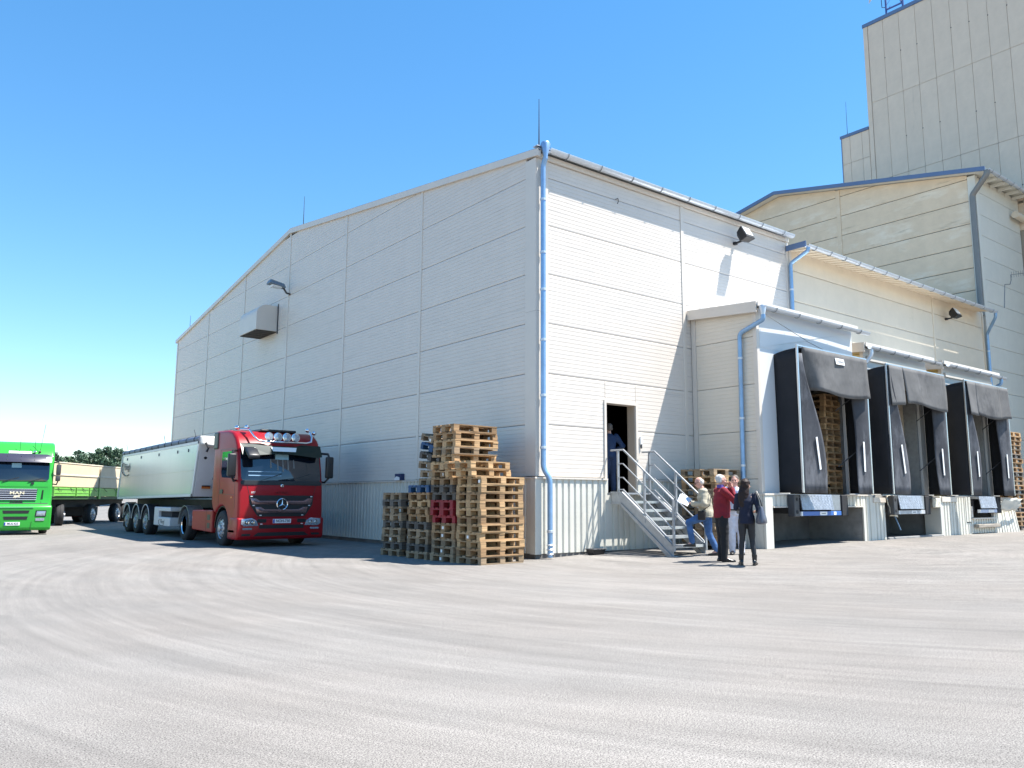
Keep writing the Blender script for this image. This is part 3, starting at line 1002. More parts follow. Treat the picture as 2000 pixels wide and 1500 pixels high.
# ---------------------------------------------------------------- dock houses
def dock_house(label, x0, x1, zf, zb, side_panels, front_m, door, yb=-0.02, yf=-2.1, gut=None, fx0=None, fx1=None, opening=(0, 0, 0)):
    H = thing('dock_house', label, 'dock house', (x0, yf, 1.5), group='dock houses along the hall', world_geo=True)
    ox0, ox1, oz = opening
    # side walls
    zz = side_panels
    for z0, z1 in zip(zz, zz[1:]):
        slope = (zb - zf) / (yb - yf)
        cl = [((x0, yf, zf), Vector((0, -slope, 1)).normalized())]
        panel(H, 'W', x0, yf + 0.10, yb - 0.14, z0, z1, front_m[0], pitch=front_m[1], clip=cl if z1 > zf - 0.05 else None)
    MB().prism([(yf + 0.10, 1.5), (yb, 1.5), (yb, zb), (yf + 0.10, zf)], 'x', x0 + 0.055, x0 + 0.12).build('side_core', M_CREVICE, H)
    MB().prism([(yf + 0.02, 1.5), (yb, 1.5), (yb, zb), (yf + 0.02, zf)], 'x', x1 - 0.08, x1).build('side_wall', front_m[0], H)
    MB().box(x0 - 0.02, x0 + 0.10, yf - 0.02, yf + 0.10, 1.5, zf).build('corner_trim', M_WHITE2, H, bevel=0.008, seg=1)
    MB().box(x0 - 0.015, x0 + 0.05, yb - 0.14, yb, 1.5, zb - 0.02).build('cover_strip', M_WHITE2, H)
    # front wall round the opening
    MB().box(x0 + 0.101, ox0, yf, yf + 0.08, 1.5, zf).build('front_panel', front_m[2], H, bevel=0.004, seg=1)
    MB().box(ox1, x1, yf, yf + 0.08, 1.5, zf).build('front_panel', front_m[2], H, bevel=0.004, seg=1)
    MB().box(ox0 + 0.002, ox1 - 0.002, yf, yf + 0.08, oz, zf).build('front_panel', front_m[2], H, bevel=0.004, seg=1)
    # roof, fascia, gutter
    rx0, rx1 = x0 - 0.14, x1 + (fx1 or 0.15)
    MB().prism([(yf - 0.16, zf + 0.03), (yb, zb + 0.04), (yb, zb + 0.10), (yf - 0.16, zf + 0.09)], 'x', rx0, rx1).build('roof', M_GALV, H)
    MB().prism([(yf - 0.14, zf - 0.16), (yb, zb - 0.14), (yb, zb + 0.13), (yf - 0.14, zf + 0.12)], 'x', rx0 - 0.03, rx0).build('verge_flashing', M_WHITE2, H)
    MB().box(rx0, rx1, yf - 0.18, yf - 0.162, zf + 0.0, zf + 0.115).build('eaves_cap', M_WHITE2, H)
    gutter(H, (rx0 + 0.02, yf - 0.29, zf - 0.02), (rx1 + (gut or 0.1), yf - 0.29, zf - 0.05), 0.085, 5)
    # interior and door
    MB().box(ox0, ox1, yf + 0.08, yb, 1.47, 1.495).build('floor', M_STEEL, H)
    if door:
        dm = mat('beige_door', (0.52, 0.44, 0.33), 0.6, var=0.15, vscale=1.5, dirt=[((0.10, 0.09, 0.08), (1.5, 1.5, 3), 0.58, 0.6)])
        n = 6
        for k in range(n):
            z0 = 1.5 + (oz - 1.5) * k / n
            z1 = 1.5 + (oz - 1.5) * (k + 1) / n
            MB().box(ox0 + 0.06, ox1 - 0.06, yf + 0.48, yf + 0.53, z0 + 0.004, z1 - 0.004).build('door_panel', dm, H, bevel=0.006, seg=1)
        for zc in (3.0,):
            MB().box(ox0 + 0.5, ox1 - 0.15, yf + 0.40, yf + 0.47, zc, zc + 0.12).build('cross_rail', dm, H)
        MB().box(ox0 + 0.9, ox0 + 1.0, yf + 0.40, yf + 0.465, 1.52, 2.99).build('post', dm, H)
        MB().box(ox0 - 0.02, ox0 + 0.06, yf + 0.081, yf + 0.56, 1.5, oz).build('door_track', M_STEEL, H)
        MB().box(ox1 - 0.06, ox1 + 0.02, yf + 0.081, yf + 0.56, 1.5, oz).build('door_track', M_STEEL, H)
        MB().box(ox0 + 0.06, ox1 - 0.06, yf + 0.54, yf + 0.6, 1.5, oz).build('door_back', M_INT, H)
    else:
        MB().box(ox0 - 0.35, ox1 + 0.35, yb + 0.02, yb + 0.05, 1.5, zb - 0.2).build('back_wall', M_INT, H)
        MB().box(ox0 - 0.05, ox0 + 0.03, yf + 0.09, yf + 0.16, 1.5, oz).build('door_track', M_STEEL, H)
        MB().box(ox1 - 0.03, ox1 + 0.06, yf + 0.09, yf + 0.16, 1.5, oz).build('door_track', M_STEEL, H)
    return H


M_FRONT = mat('white_sheet', (0.66, 0.665, 0.665), 0.4, var=0.03, vscale=1.0)
M_FRONT2 = mat('grey_white_sheet', (0.58, 0.57, 0.54), 0.5, var=0.06, vscale=1.5)
H1 = dock_house('tallest dock house with white ribbed side wall, grey downpipe and creased white front', 5.55, 10.15, 6.22, 6.36,
                [1.5, 1.86, 3.065, 4.26, 5.483, 6.4], (mat('grey_cream_panel_paint', (0.68, 0.61, 0.51), 0.5, var=0.03, orand=0.02), 0.1, M_FRONT), False,
                gut=0.35, fx1=0.06, opening=(6.75, 9.58, 4.75))
# creases in the front sheet: four shallow folded triangles
for (a, b, c) in (((5.68, 6.14), (7.74, 5.62), (5.68, 5.21)), ((5.72, 6.16), (10.08, 6.16), (7.76, 5.64)),
                  ((10.12, 6.13), (10.12, 5.21), (7.78, 5.62)), ((5.72, 5.20), (7.76, 5.60), (10.08, 5.20))):
    cx, cz = (a[0] + b[0] + c[0]) / 3, (a[1] + b[1] + c[1]) / 3
    vs = [(p[0], -2.106 - (0.03 if p is m_ else 0), p[1]) for p in (a, b, c) for m_ in (min((a, b, c), key=lambda q: abs(q[0] - 7.76)),)] + [(cx, -2.117, cz)]
    vs += [(p[0], -2.099, p[1]) for p in (a, b, c)]
    MB().add(vs, [(0, 1, 3), (1, 2, 3), (2, 0, 3), (4, 6, 5), (0, 4, 5, 1), (1, 5, 6, 2), (2, 6, 4, 0)]).build('creased_sheet', M_FRONT, H1)
MB().lathe([(0.085, 0.12), (0.10, 0.08), (0.055, -0.10), (0.055, -0.16)], (5.48, -2.37, 6.10), (0, 0, 1), 12).build('rain_hopper', M_GALV, H1, smooth=True)
downpipe(H1, [(5.48, -2.37, 5.98), (5.48, -2.37, 5.85), (5.46, -1.66, 5.60), (5.46, -1.62, 1.75)], 0.058, m=M_PIPE, clamps=(4.95, 3.4, 2.2))
H2 = dock_house('lower dock house with yellow side wall between two other bays', 10.75, 14.60, 5.80, 5.93,
                [1.5, 5.3, 5.62, 6.0], (M_YELLOW, None, M_FRONT2), True, gut=0.1, fx1=0.25, opening=(11.3, 13.98, 4.75))
bx(H2, 'header_rail', M_WHITE2, 10.9, 14.5, -2.17, -2.11, 5.42, 5.56)
downpipe(H2, [(10.72, -2.37, 5.72), (10.72, -2.37, 5.55), (10.62, -2.25, 5.30)], 0.06, m=M_GALV)
H3 = dock_house('farthest dock house with yellow side wall at the right end of the dock', 15.70, 19.55, 5.80, 5.93,
                [1.5, 5.3, 5.62, 6.0], (M_YELLOW, None, M_FRONT2), True, gut=0.12, fx1=0.35, opening=(16.3, 18.80, 4.75))
bx(H3, 'header_rail', M_WHITE2, 15.85, 19.45, -2.17, -2.11, 5.42, 5.56)
downpipe(H3, [(19.75, -2.37, 5.70), (19.75, -2.37, 5.50), (19.70, -1.9, 5.30), (19.70, -0.5, 5.2)], 0.06, m=M_PIPE)


# ---------------------------------------------------------------- dock shelters (black curtains)
def cloth(mb, P, nu, nv):
    vs = [P(i / nu, k / nv) for k in range(nv + 1) for i in range(nu + 1)]
    fs = [(k * (nu + 1) + i, k * (nu + 1) + i + 1, (k + 1) * (nu + 1) + i + 1, (k + 1) * (nu + 1) + i) for k in range(nv) for i in range(nu)]
    return mb.add(vs, fs)


def cloth_obj(name, m, parent, P, nu=10, nv=14, th=0.012):
    o = cloth(MB(), P, nu, nv).build(name, m, parent, smooth=60)
    md = o.modifiers.new('thickness', 'SOLIDIFY')
    md.thickness = th
    md.offset = 0
    return o


def shelter(label, x0, x1, drop, lw, rw, seed, sign=False, fold=0.0, slit=None):
    S = thing('dock_shelter', label, 'dock shelter', ((x0 + x1) / 2, -2.5, 1.5), group='black curtain shelters over the loading bays', world_geo=True)
    yb, yf, z0, z1 = -2.105, -2.76, 1.52, 5.20
    r = random.Random(seed)
    ph = r.uniform(0, 6)
    # outer side walls and top sheet
    cloth_obj('side_curtain', M_CURT, S, lambda u, v: (x0 + 0.02 * math.sin(5 * u + 3 * v + ph), yb + (yf - yb) * u, z0 + (z1 - 0.03 - 0.10 * (1 - u) ** 2 - z0) * v), 6, 14)
    cloth_obj('side_curtain', M_CURT, S, lambda u, v: (x1 + 0.02 * math.sin(4 * u + 5 * v + ph), yb + (yf - yb) * u, z0 + (z1 - 0.03 - z0) * v), 6, 14)
    cloth_obj('top_curtain', M_CURT, S, lambda u, v: (x0 + (x1 - x0) * u, yb + (yf - yb) * v, z1 - 0.02 - 0.10 * (1 - v) - 0.05 * math.sin(PI * v) * (1 + math.sin(9 * u + ph))), 14, 4)
    # aluminium frame edges
    MB().box(x0 - 0.015, x0 + 0.035, yf - 0.035, yf + 0.015, z0, z1).build('frame_upright', M_ALU, S, bevel=0.006, seg=1)
    MB().box(x1 - 0.035, x1 + 0.015, yf - 0.035, yf + 0.015, z0, z1).build('frame_upright', M_ALU, S, bevel=0.006, seg=1)
    MB().box(x0 - 0.02, x1 + 0.02, yf - 0.04, yf + 0.015, z1, z1 + 0.045).build('frame_header', M_ALU, S, bevel=0.006, seg=1)
    # front flaps
    def lflap(u, v):
        w = 0.92 * lw * (1.0 - 0.88 * smst(0.1, 0.98, v))
        return (x0 + 0.04 + w * u, yf - 0.02 - 0.10 * u * math.sin(2.2 * v + 0.4) + 0.02 * math.sin(7 * v + ph) * u, z0 - 0.01 + (z1 - 0.16 - z0) * v)

    def rflap(u, v):
        w = rw * (1.0 - 0.25 * math.sin(PI * min(1, v * 1.05)) - 0.35 * smst(0.7, 1, v))
        return (x1 - 0.04 - w * u, yf - 0.02 + 0.16 * u * u * math.sin(2.6 * v) + 0.02 * math.sin(8 * v + ph) * u, z0 - 0.01 + (z1 - 0.16 - z0) * v)
    cloth_obj('front_flap', M_CURTF, S, lflap)
    cloth_obj('front_flap', M_CURTF, S, rflap)

    # header curtain, hanging and billowed, in one or two pieces
    cuts = [0.0] + (slit or []) + [1.0]
    for a, b in zip(cuts, cuts[1:]):
        def hd(u, v, a=a, b=b):
            t = a + (b - a) * u
            x = x0 + 0.05 + (x1 - x0 - 0.1) * t
            if a > 0:
                x += 0.14 * v * (1 - u) * (1 if len(cuts) == 3 and a < .5 else -0.2)
            out = 0.02 + 0.07 * v * (0.8 + 0.2 * math.sin(5 * t + ph)) + 0.012 * math.sin(19 * t + ph) * v + 0.016 * math.sin(PI * v) * math.sin(9 * t + 2 * ph)
            if fold and t < fold:
                q = 1 - t / fold
                x += q * 0.40 * v + q * 0.1
                out -= 0.55 * q * v
            dz = drop * v * (1 - 0.05 * math.sin(6 * t + ph)) + (0.05 * v if b < 0.5 else 0)
            return (x, yf - 0.05 - out, z1 + 0.0 - dz)
        cloth_obj('header_curtain', M_CURTH, S, hd, 20, 10)
    # white guide stripes
    for fl, u, rr in ((lflap, 0.68, 0), (rflap, 0.55, 1)):
        p0, p1 = Vector(fl(u, 0.17)), Vector(fl(u - 0.03 * (1 - 2 * rr), 0.40))
        MB().beam(p0 + Vector((0, -0.03, 0)), p1 + Vector((0, -0.03, 0)), 0.075, 0.012, up=(0, 1, 0)).build('guide_stripe', M_WHITEP, S)
    # inside struts
    MB().beam((x1 - 0.08, yf + 0.05, 2.9), (x1 - 0.55, yb - 0.02, 2.25), 0.028, 0.028).build('strut', M_DKGREY, S)
    MB().beam((x1 - 0.10, yf + 0.05, 4.4), (x1 - 0.55, yb - 0.02, 3.8), 0.028, 0.028).build('strut', M_DKGREY, S)
    if sign:
        MB().obox(((x0 + x1) / 2 + 0.18, yf - 0.105, 4.985), (0.42, 0.012, 0.17), Matrix.Rotation(R(-9), 3, 'X')).build('name_plate', M_WHITEP, S)
        text('plate_lettering', 'Crawford', 0.085, M_DKGREY, ((x0 + x1) / 2 + 0.18, yf - 0.1135, 4.985), (R(81), 0, 0), S, ext=0.001)
    return S


S1 = shelter('black dock shelter with white name plate on its header, pallets inside', 6.27, 9.60, 1.12, 1.08, 0.66, 1, sign=True, fold=0.24)
S2 = shelter('black dock shelter in the middle, its header slit near the left side', 10.72, 14.26, 1.10, 0.92, 0.72, 2, slit=[0.22])
S3 = shelter('black dock shelter farthest right, its header split on both sides', 15.72, 19.02, 1.10, 0.66, 0.76, 3, slit=[0.2, 0.78])


# ---------------------------------------------------------------- dock levellers
def leveller(label, x0, x1, bar_m, sign_m, plate_w, bump_l=True, words=''):
    V = thing('dock_leveller', label, 'dock leveller', ((x0 + x1) / 2, -2.4, 0.9), group='dock levellers', world_geo=True)
    M_TREAD = mat('tread_plate', (0.36, 0.39, 0.44), 0.45, metal=0.5, var=0.25, vscale=10)
    # lip with raised tread studs
    MB().prism([(-2.585, 1.10), (-2.56, 1.10), (-2.50, 1.485), (-2.525, 1.485)], 'x', x0, x0 + plate_w).build('lip', M_TREAD, V)
    st = MB()
    for k in range(8):
        for i in range(int(plate_w / 0.07)):
            z = 1.135 + k * 0.044
            y = -2.585 + (z - 1.10) / 0.385 * 0.06
            st.obox((x0 + 0.04 + i * 0.07 + (k % 2) * 0.035, y - 0.002, z), (0.034, 0.008, 0.010), Matrix.Rotation(R(38 if (k + i) % 2 else -38), 3, 'Y'))
    so = st.build('tread_studs', M_TREAD, V)
    so['kind'] = 'stuff'
    MB().box(x0 + plate_w + 0.005, x1, -2.50, -2.46, 1.08, 1.485).build('side_plate', M_STEEL, V)
    MB().box(x0 - 0.05, x1 + 0.02, -2.47, -0.9, 1.40, 1.483).build('platform', M_STEEL, V)
    MB().box(x0 + 0.1, x1, -2.52, -2.44, 0.95, 1.06).build('bumper_bar', bar_m, V, bevel=0.006, seg=1)
    MB().box(x0 + 0.03, x0 + 0.095, -2.52, -2.44, 0.95, 1.055).build('bar_end', M_WHITEP, V)
    xm = x0 + 0.1 + (x1 - x0) * 0.40
    MB().box(xm, xm + 0.33, -2.530, -2.523, 0.96, 1.05).build('sign_plate', M_WHITEP, V)
    text('sign_lettering', words, 0.055, M_DKGREY, (xm + 0.165, -2.5315, 1.005), FACE_MY, V, ext=0.001)
    MB().box(x1 - 0.38, x1 - 0.26, -2.530, -2.523, 0.965, 1.045).build('reflector', M_WHITEP, V)
    if bump_l:
        b = MB().box(x0 - 0.26, x0 - 0.03, -2.52, -2.32, 0.93, 1.48).build('rubber_buffer', M_DKGREY, V, bevel=0.015, seg=1)
        for z in (1.05, 1.36):
            MB().lathe([(0.045, 0), (0.045, 0.008), (0.02, 0.012)], (x0 - 0.145, -2.521, z), (0, -1, 0), 12).build('bolt', M_RUBBER, b)
    MB().box(x1 + 0.05, x1 + 0.36, -2.52, -2.32, 0.93, 1.48).build('rubber_buffer', M_RUBBER, V, bevel=0.015, seg=1)
    MB().box(x0, x0 + 0.12, -2.3, -1.0, 1.0, 1.39).build('frame_side', M_DKGREY, V)
    MB().box(x1 - 0.12, x1, -2.3, -1.0, 1.0, 1.39).build('frame_side', M_DKGREY, V)
    return V


leveller('dock leveller with blue bar and bright tread plate under the nearest shelter', 6.52, 8.40, M_BLUEP, M_WHITEP, 1.42, words='crawford')
leveller('dusty grey dock leveller under the middle shelter', 11.45, 13.05, mat('pale_grey_paint', (0.45, 0.46, 0.47), 0.5, var=0.2, vscale=5), M_WHITEP, 1.38, words='crawford')
leveller('pale dock leveller above a low ribbed front, farthest right', 16.80, 18.15, mat('pale_blue_paint', (0.48, 0.53, 0.66), 0.5), M_WHITEP, 1.22, bump_l=False, words='><')

# ---------------------------------------------------------------- steel staircase at the door
ST = thing('staircase', 'galvanised steel staircase with open treads and railings up to the dark doorway', 'staircase', (2.85, -1.1, 0.1), world_geo=True)
SX0, SX1 = 2.30, 3.40
YT, ZT, YB, ZB = -0.42, 1.50, -1.98, 0.14
ns = 6
M_STAIR = mat('galvanised_stair_steel', (0.36, 0.375, 0.39), 0.5, metal=0.5, var=0.15, vscale=10)
MB().box(SX0 + 0.02, SX1 - 0.02, -0.42, -0.07, 1.46, 1.50).build('landing', M_STAIR, ST)
for k in range(1, ns + 1):
    z = 1.50 - k * 0.195
    y = -0.42 - (k - 1) * 0.262
    t = MB().box(SX0 + 0.03, SX1 - 0.03, y - 0.275, y - 0.0, z - 0.035, z).build('tread', M_STAIR, ST, bevel=0.004, seg=1)
    MB().box(SX0 + 0.032, SX1 - 0.032, y - 0.283, y - 0.276, z - 0.06, z + 0.002).build('nosing', M_ALU, t)
for x in (SX0, SX1):
    o = 0.0
    MB().prism([(-0.12, 1.52), (-0.45, 1.52), (-2.02, 0.34), (-2.02, 0.10), (-1.80, 0.10), (-0.40, 1.20), (-0.12, 1.27)], 'x', x - 0.012, x + 0.012).build('stringer', M_STAIR, ST)
    for dz in (0.0, -0.27):
        MB().prism([(-0.12, 1.525 + dz), (-0.45, 1.525 + dz), (-2.0, 0.36 + dz * 0.95), (-2.0, 0.33 + dz * 0.95), (-0.45, 1.495 + dz), (-0.12, 1.495 + dz)], 'x', x - 0.045, x + 0.045).build('stringer_flange', M_STAIR, ST)
    MB().box(x - 0.07, x + 0.07, -2.08, -1.86, 0.085, 0.105).build('base_plate', M_STAIR, ST)
    rail = [(x, -0.10, 2.52), (x, -0.52, 2.52), (x, -2.04, 1.335)]
    MB().tube(rail, 0.024, 8).build('handrail', M_STAIR, ST, smooth=True)
    for dz in (0.33, 0.66, 0.95):
        MB().tube([(x, -0.33, 2.52 - dz), (x, -0.50, 2.52 - dz), (x, -2.03 if dz < .9 else -1.98, 1.345 - dz)], 0.015 if dz < .9 else 0.02, 6).build('mid_rail', M_STAIR, ST, smooth=True)
    for y, zt, zb in ((-0.34, 2.51, 1.45), (-1.18, 2.0, 0.80), (-2.04, 1.335, 0.20)):
        MB().box(x - 0.022, x + 0.022, y - 0.022, y + 0.022, zb, zt).build('post', M_STAIR, ST)

# ---------------------------------------------------------------- floodlights, cowl lamp, rods, aerials, odds and ends
def floodlight(label, x, z, y=0.0, s=1.0):
    F = thing('floodlight', label, 'floodlight', (x, y, z), group='floodlights on the eaves walls')
    MB().box(-0.05 * s, 0.05 * s, -0.10 * s, 0.0, -0.16 * s, -0.08 * s).build('bracket', M_BLACK, F)
    MB().beam((0, -0.06 * s, -0.12 * s), (0, -0.30 * s, -0.10 * s), 0.05 * s, 0.05 * s).build('arm', M_BLACK, F)
    rot = Matrix.Rotation(R(-30), 3, 'X')
    c = Vector((0, -0.42 * s, 0.06 * s))
    h = MB()
    pr = []
    for (yy, hx, hz) in ((0.20, 0.11, 0.10), (0.12, 0.17, 0.17), (-0.06, 0.20, 0.21), (-0.10, 0.20, 0.21)):
        pr.append([c + rot @ Vector((sx * hx * s, yy * s, sz * hz * s)) for sx, sz in ((-1, -1), (1, -1), (1, 1), (-1, 1))])
    hd = h.loft(pr).build('housing', M_BLACK, F, bevel=0.012, seg=1)
    MB().obox(c + rot @ Vector((0, -0.105 * s, 0.03 * s)), (0.33 * s, 0.012, 0.30 * s), rot).build('lens', M_LENS, hd)
    return F


floodlight('black floodlight on the white eaves wall under the gutter', 7.62, 8.98, 0.0, 1.0)
floodlight('small black floodlight on the cream hall near its right end', 21.2, 8.62, 0.02, 0.95)
GL = thing('wall_lamp', 'grey street-type lamp head on the gable above the ventilation cowl', 'lamp', (0, 14.85, 9.28))
MB().tube([(0, 0, -0.16), (-0.12, 0, -0.14), (-0.22, 0, 0.0)], 0.03, 8).build('arm', M_DKGREY, GL)
hp = [(-0.18, -0.13, -0.02), (-0.18, 0.13, -0.02), (-0.72, 0.15, 0.06), (-0.72, -0.15, 0.06), (-0.22, -0.08, 0.12), (-0.22, 0.08, 0.12), (-0.66, 0.09, 0.2), (-0.66, -0.09, 0.2)]
hh = MB().add(hp, [(0, 1, 2, 3), (4, 7, 6, 5), (0, 4, 5, 1), (2, 6, 7, 3), (1, 5, 6, 2), (0, 3, 7, 4)]).build('lamp_head', mat('lamp_blue_grey', (0.14, 0.19, 0.24), 0.4), GL, bevel=0.03, seg=2)
MB().box(-0.62, -0.30, -0.10, 0.10, -0.035, 0.045).build('lens', M_LENS, hh, bevel=0.02)
GL.scale = (1.25, 1.45, 1.25)


def rod(label, p, h, bent=False):
    o = MB()
    o.tube([p, (p[0], p[1], p[2] + h * 0.45), (p[0], p[1], p[2] + h)], [0.018, 0.012, 0.007], 6)
    if bent:
        o.tube([(p[0], p[1], p[2] + 0.02), (p[0] + 0.25, p[1] - 0.1, p[2] + 0.10), (p[0] + 0.28, p[1] - 0.12, p[2] - 0.15)], 0.008, 5)
    o.lathe([(0.03, -0.06), (0.03, 0.04), (0.018, 0.06)], p, (0, 0, 1), 8)
    single(o.build('lightning_rod', M_DKGREY), label, 'lightning rod', 'lightning rods on the roofs', base=p)


rod('thin lightning rod on the near corner of the white warehouse roof', (0.0, -0.12, 9.66), 1.25, True)
rod('thin lightning rod on the gable peak of the white warehouse', (0.1, 14.1, 11.56), 1.25)
rod('thin lightning rod low on the far slope of the white gable', (0.1, 28.3, 9.82), 0.85)
rod('thin lightning rod on the low step of the beige tower', (29.9, 8.35, 21.86), 2.1)
# tower mast with dish
AM = thing('antenna_mast', 'dark blue antenna mast with small white dish on the tower roof edge', 'antenna', (29.9, 5.7, 27.9))
MASTM = mat('dark_blue_mast', (0.05, 0.09, 0.26), 0.5)
MB().tube([(0, 0, 0), (0, 0, 2.6)], 0.055, 8).build('mast', MASTM, AM)
MB().tube([(0, -0.9, 0.35), (0, -0.35, 1.8)], 0.045, 6).build('brace', MASTM, AM)
MB().tube([(0, 0, 0.40), (0, -0.95, 0.38)], 0.05, 6).build('cross_bar', MASTM, AM)
MB().tube([(0, -0.92, -0.1), (0, -0.92, 0.55)], 0.06, 6).build('short_post', MASTM, AM)
for k in range(4):
    MB().tube([(0, 0, 0.3 + k * 0.35), (-0.05, -0.28, 0.5 + k * 0.35)], 0.012, 5).build('climbing_peg', MASTM, AM)
MB().tube([(0, 0.02, 0.55), (0, 0.22, 0.65), (0, 0.24, 1.1), (0, 0.04, 1.25)], 0.02, 6).build('cable', M_BLACK, AM)
MB().lathe([(0.02, 0.0), (0.25, 0.04), (0.42, 0.15), (0.44, 0.17), (0.40, 0.16), (0.2, 0.07), (0.02, 0.05)], (-0.15, 0.62, 1.55), (-0.5, 0.8, 0.1), 20).build('dish', mat('pale_dish', (0.55, 0.52, 0.5), 0.5), AM, smooth=True)
MB().tube([(0, 0, 1.55), (-0.12, 0.6, 1.55)], 0.03, 6).build('dish_arm', MASTM, AM)
YG = thing('yagi_aerial', 'thin yagi aerial on a bent pole before the pale tall wall', 'aerial', (25.3, -0.75, 9.35))
MB().tube([(-0.55, -0.1, 0.0), (-0.35, -0.1, 0.85), (-0.30, -0.1, 1.05), (0.25, -0.1, 1.15), (0.40, -0.1, 1.35), (0.42, -0.1, 1.6)], 0.018, 6).build('pole', M_GREYPIPE, YG)
MB().tube([(0.42, -0.1, 1.6), (2.6, -0.1, 2.1)], 0.013, 5).build('boom', M_GREYPIPE, YG)
for k in range(9):
    t = k / 8
    p = Vector((0.5, -0.1, 1.62)).lerp(Vector((2.55, -0.1, 2.09)), t)
    MB().tube([p + Vector((0, 0, -0.13)), p + Vector((0, 0, 0.13))], 0.007, 4).build('element', M_GREYPIPE, YG)
# tray by the plinth, boxes on the ledge
tr = MB().prism([(-0.17, 0), (0.17, 0), (0.20, 0.13), (-0.20, 0.13)], 'y', -0.14, 0.14)
TRY = thing('crate_tray', 'small black plastic tray on the ground by the ribbed plinth', 'tray', (1.60, -0.27, ground_z(1.6, -0.27)))
MB().add([(-0.17, -0.11, 0), (0.17, -0.11, 0), (0.17, 0.11, 0), (-0.17, 0.11, 0), (-0.2, -0.14, 0.13), (0.2, -0.14, 0.13), (0.2, 0.14, 0.13), (-0.2, 0.14, 0.13)],
         [(0, 1, 2, 3), (0, 4, 5, 1), (1, 5, 6, 2), (2, 6, 7, 3), (3, 7, 4, 0), (4, 7, 6, 5)]).build('tray_body', M_BLACK, TRY, bevel=0.012, seg=1)
MB().box(-0.215, 0.215, -0.155, 0.155, 0.115, 0.135).build('tray_rim', M_DKGREY, TRY, bevel=0.006, seg=1)
BXL = thing('parcel_box', 'small dark blue box with white paper front on the plinth ledge', 'box', (-0.04, 6.02, 1.84))
MB().box(-0.10, 0.06, -0.16, 0.16, 0.0, 0.19).build('carton', mat('dark_blue_card', (0.02, 0.03, 0.09), 0.6), BXL, bevel=0.012, seg=1)
MB().add([(-0.112, -0.13, 0.005), (-0.112, 0.15, 0.005), (-0.112, 0.15, 0.06), (-0.112, 0.05, 0.115), (-0.112, -0.06, 0.10), (-0.112, -0.13, 0.08),
          (-0.102, -0.13, 0.005), (-0.102, 0.15, 0.005), (-0.102, 0.15, 0.06), (-0.102, 0.05, 0.115), (-0.102, -0.06, 0.10), (-0.102, -0.13, 0.08)],
         [(0, 1, 2, 3, 4, 5), (11, 10, 9, 8, 7, 6), (0, 6, 7, 1), (1, 7, 8, 2), (2, 8, 9, 3), (3, 9, 10, 4), (4, 10, 11, 5), (5, 11, 6, 0)]).build('paper', M_WHITEP, BXL)

# ---------------------------------------------------------------- pallets
WOODS = {
    'pale': mat('pale_pallet_wood', (0.43, 0.275, 0.138), 0.75, var=0.12, orand=0.30, grain=(3, 40, 40)),
    'grey': mat('weathered_pallet_wood', (0.285, 0.205, 0.128), 0.85, var=0.15, orand=0.36, grain=(3, 40, 40)),
    'dark': mat('dark_pallet_wood', (0.12, 0.105, 0.09), 0.85, var=0.15, orand=0.3, grain=(3, 40, 40)),
    'brown': mat('brown_pallet_wood', (0.31, 0.19, 0.095), 0.8, var=0.12, orand=0.3, grain=(3, 40, 40)),
    'red': mat('red_pallet_paint', (0.24, 0.010, 0.018), 0.6, var=0.15, orand=0.2),
    'blue': mat('blue_pallet_paint', (0.012, 0.065, 0.165), 0.6, var=0.15, orand=0.25),
}
PHRASE = {'pale': 'pale new wooden pallet', 'grey': 'weathered grey-brown pallet', 'dark': 'dark weathered pallet', 'brown': 'brown wooden pallet',
          'red': 'red painted pallet', 'blue': 'blue painted pallet'}
PM = {}
ZS = 1.13


def pallet_meshes(c):
    if c not in PM:
        m = WOODS[c]
        d = {}
        for w in (0.145, 0.10):
            d['top', w] = MB().box(-0.6, 0.6, -w / 2, w / 2, 0, 0.022 * ZS).data('deck_board', m)
            d['bot', w] = MB().box(-0.6, 0.6, -w / 2, w / 2, 0, 0.022 * ZS).data('base_board', m)
        d['str'] = MB().box(-0.0725, 0.0725, -0.4, 0.4, 0, 0.022 * ZS).data('cross_board', m)
        for w in (0.145, 0.10):
            d['blk', w] = MB().box(-0.0725, 0.0725, -w / 2, w / 2, 0, 0.078 * ZS).data('block', m)
        PM[c] = d
    return PM[c]


prnd = random.Random(11)
ORD = ['first', 'second', 'third', 'fourth', 'fifth', 'sixth', 'seventh', 'eighth', 'ninth', 'tenth', 'eleventh', 'twelfth', 'thirteenth', 'fourteenth',
       'fifteenth', 'sixteenth', 'seventeenth', 'eighteenth', 'nineteenth', 'twentieth', 'twenty-first', 'twenty-second', 'twenty-third', 'twenty-fourth']


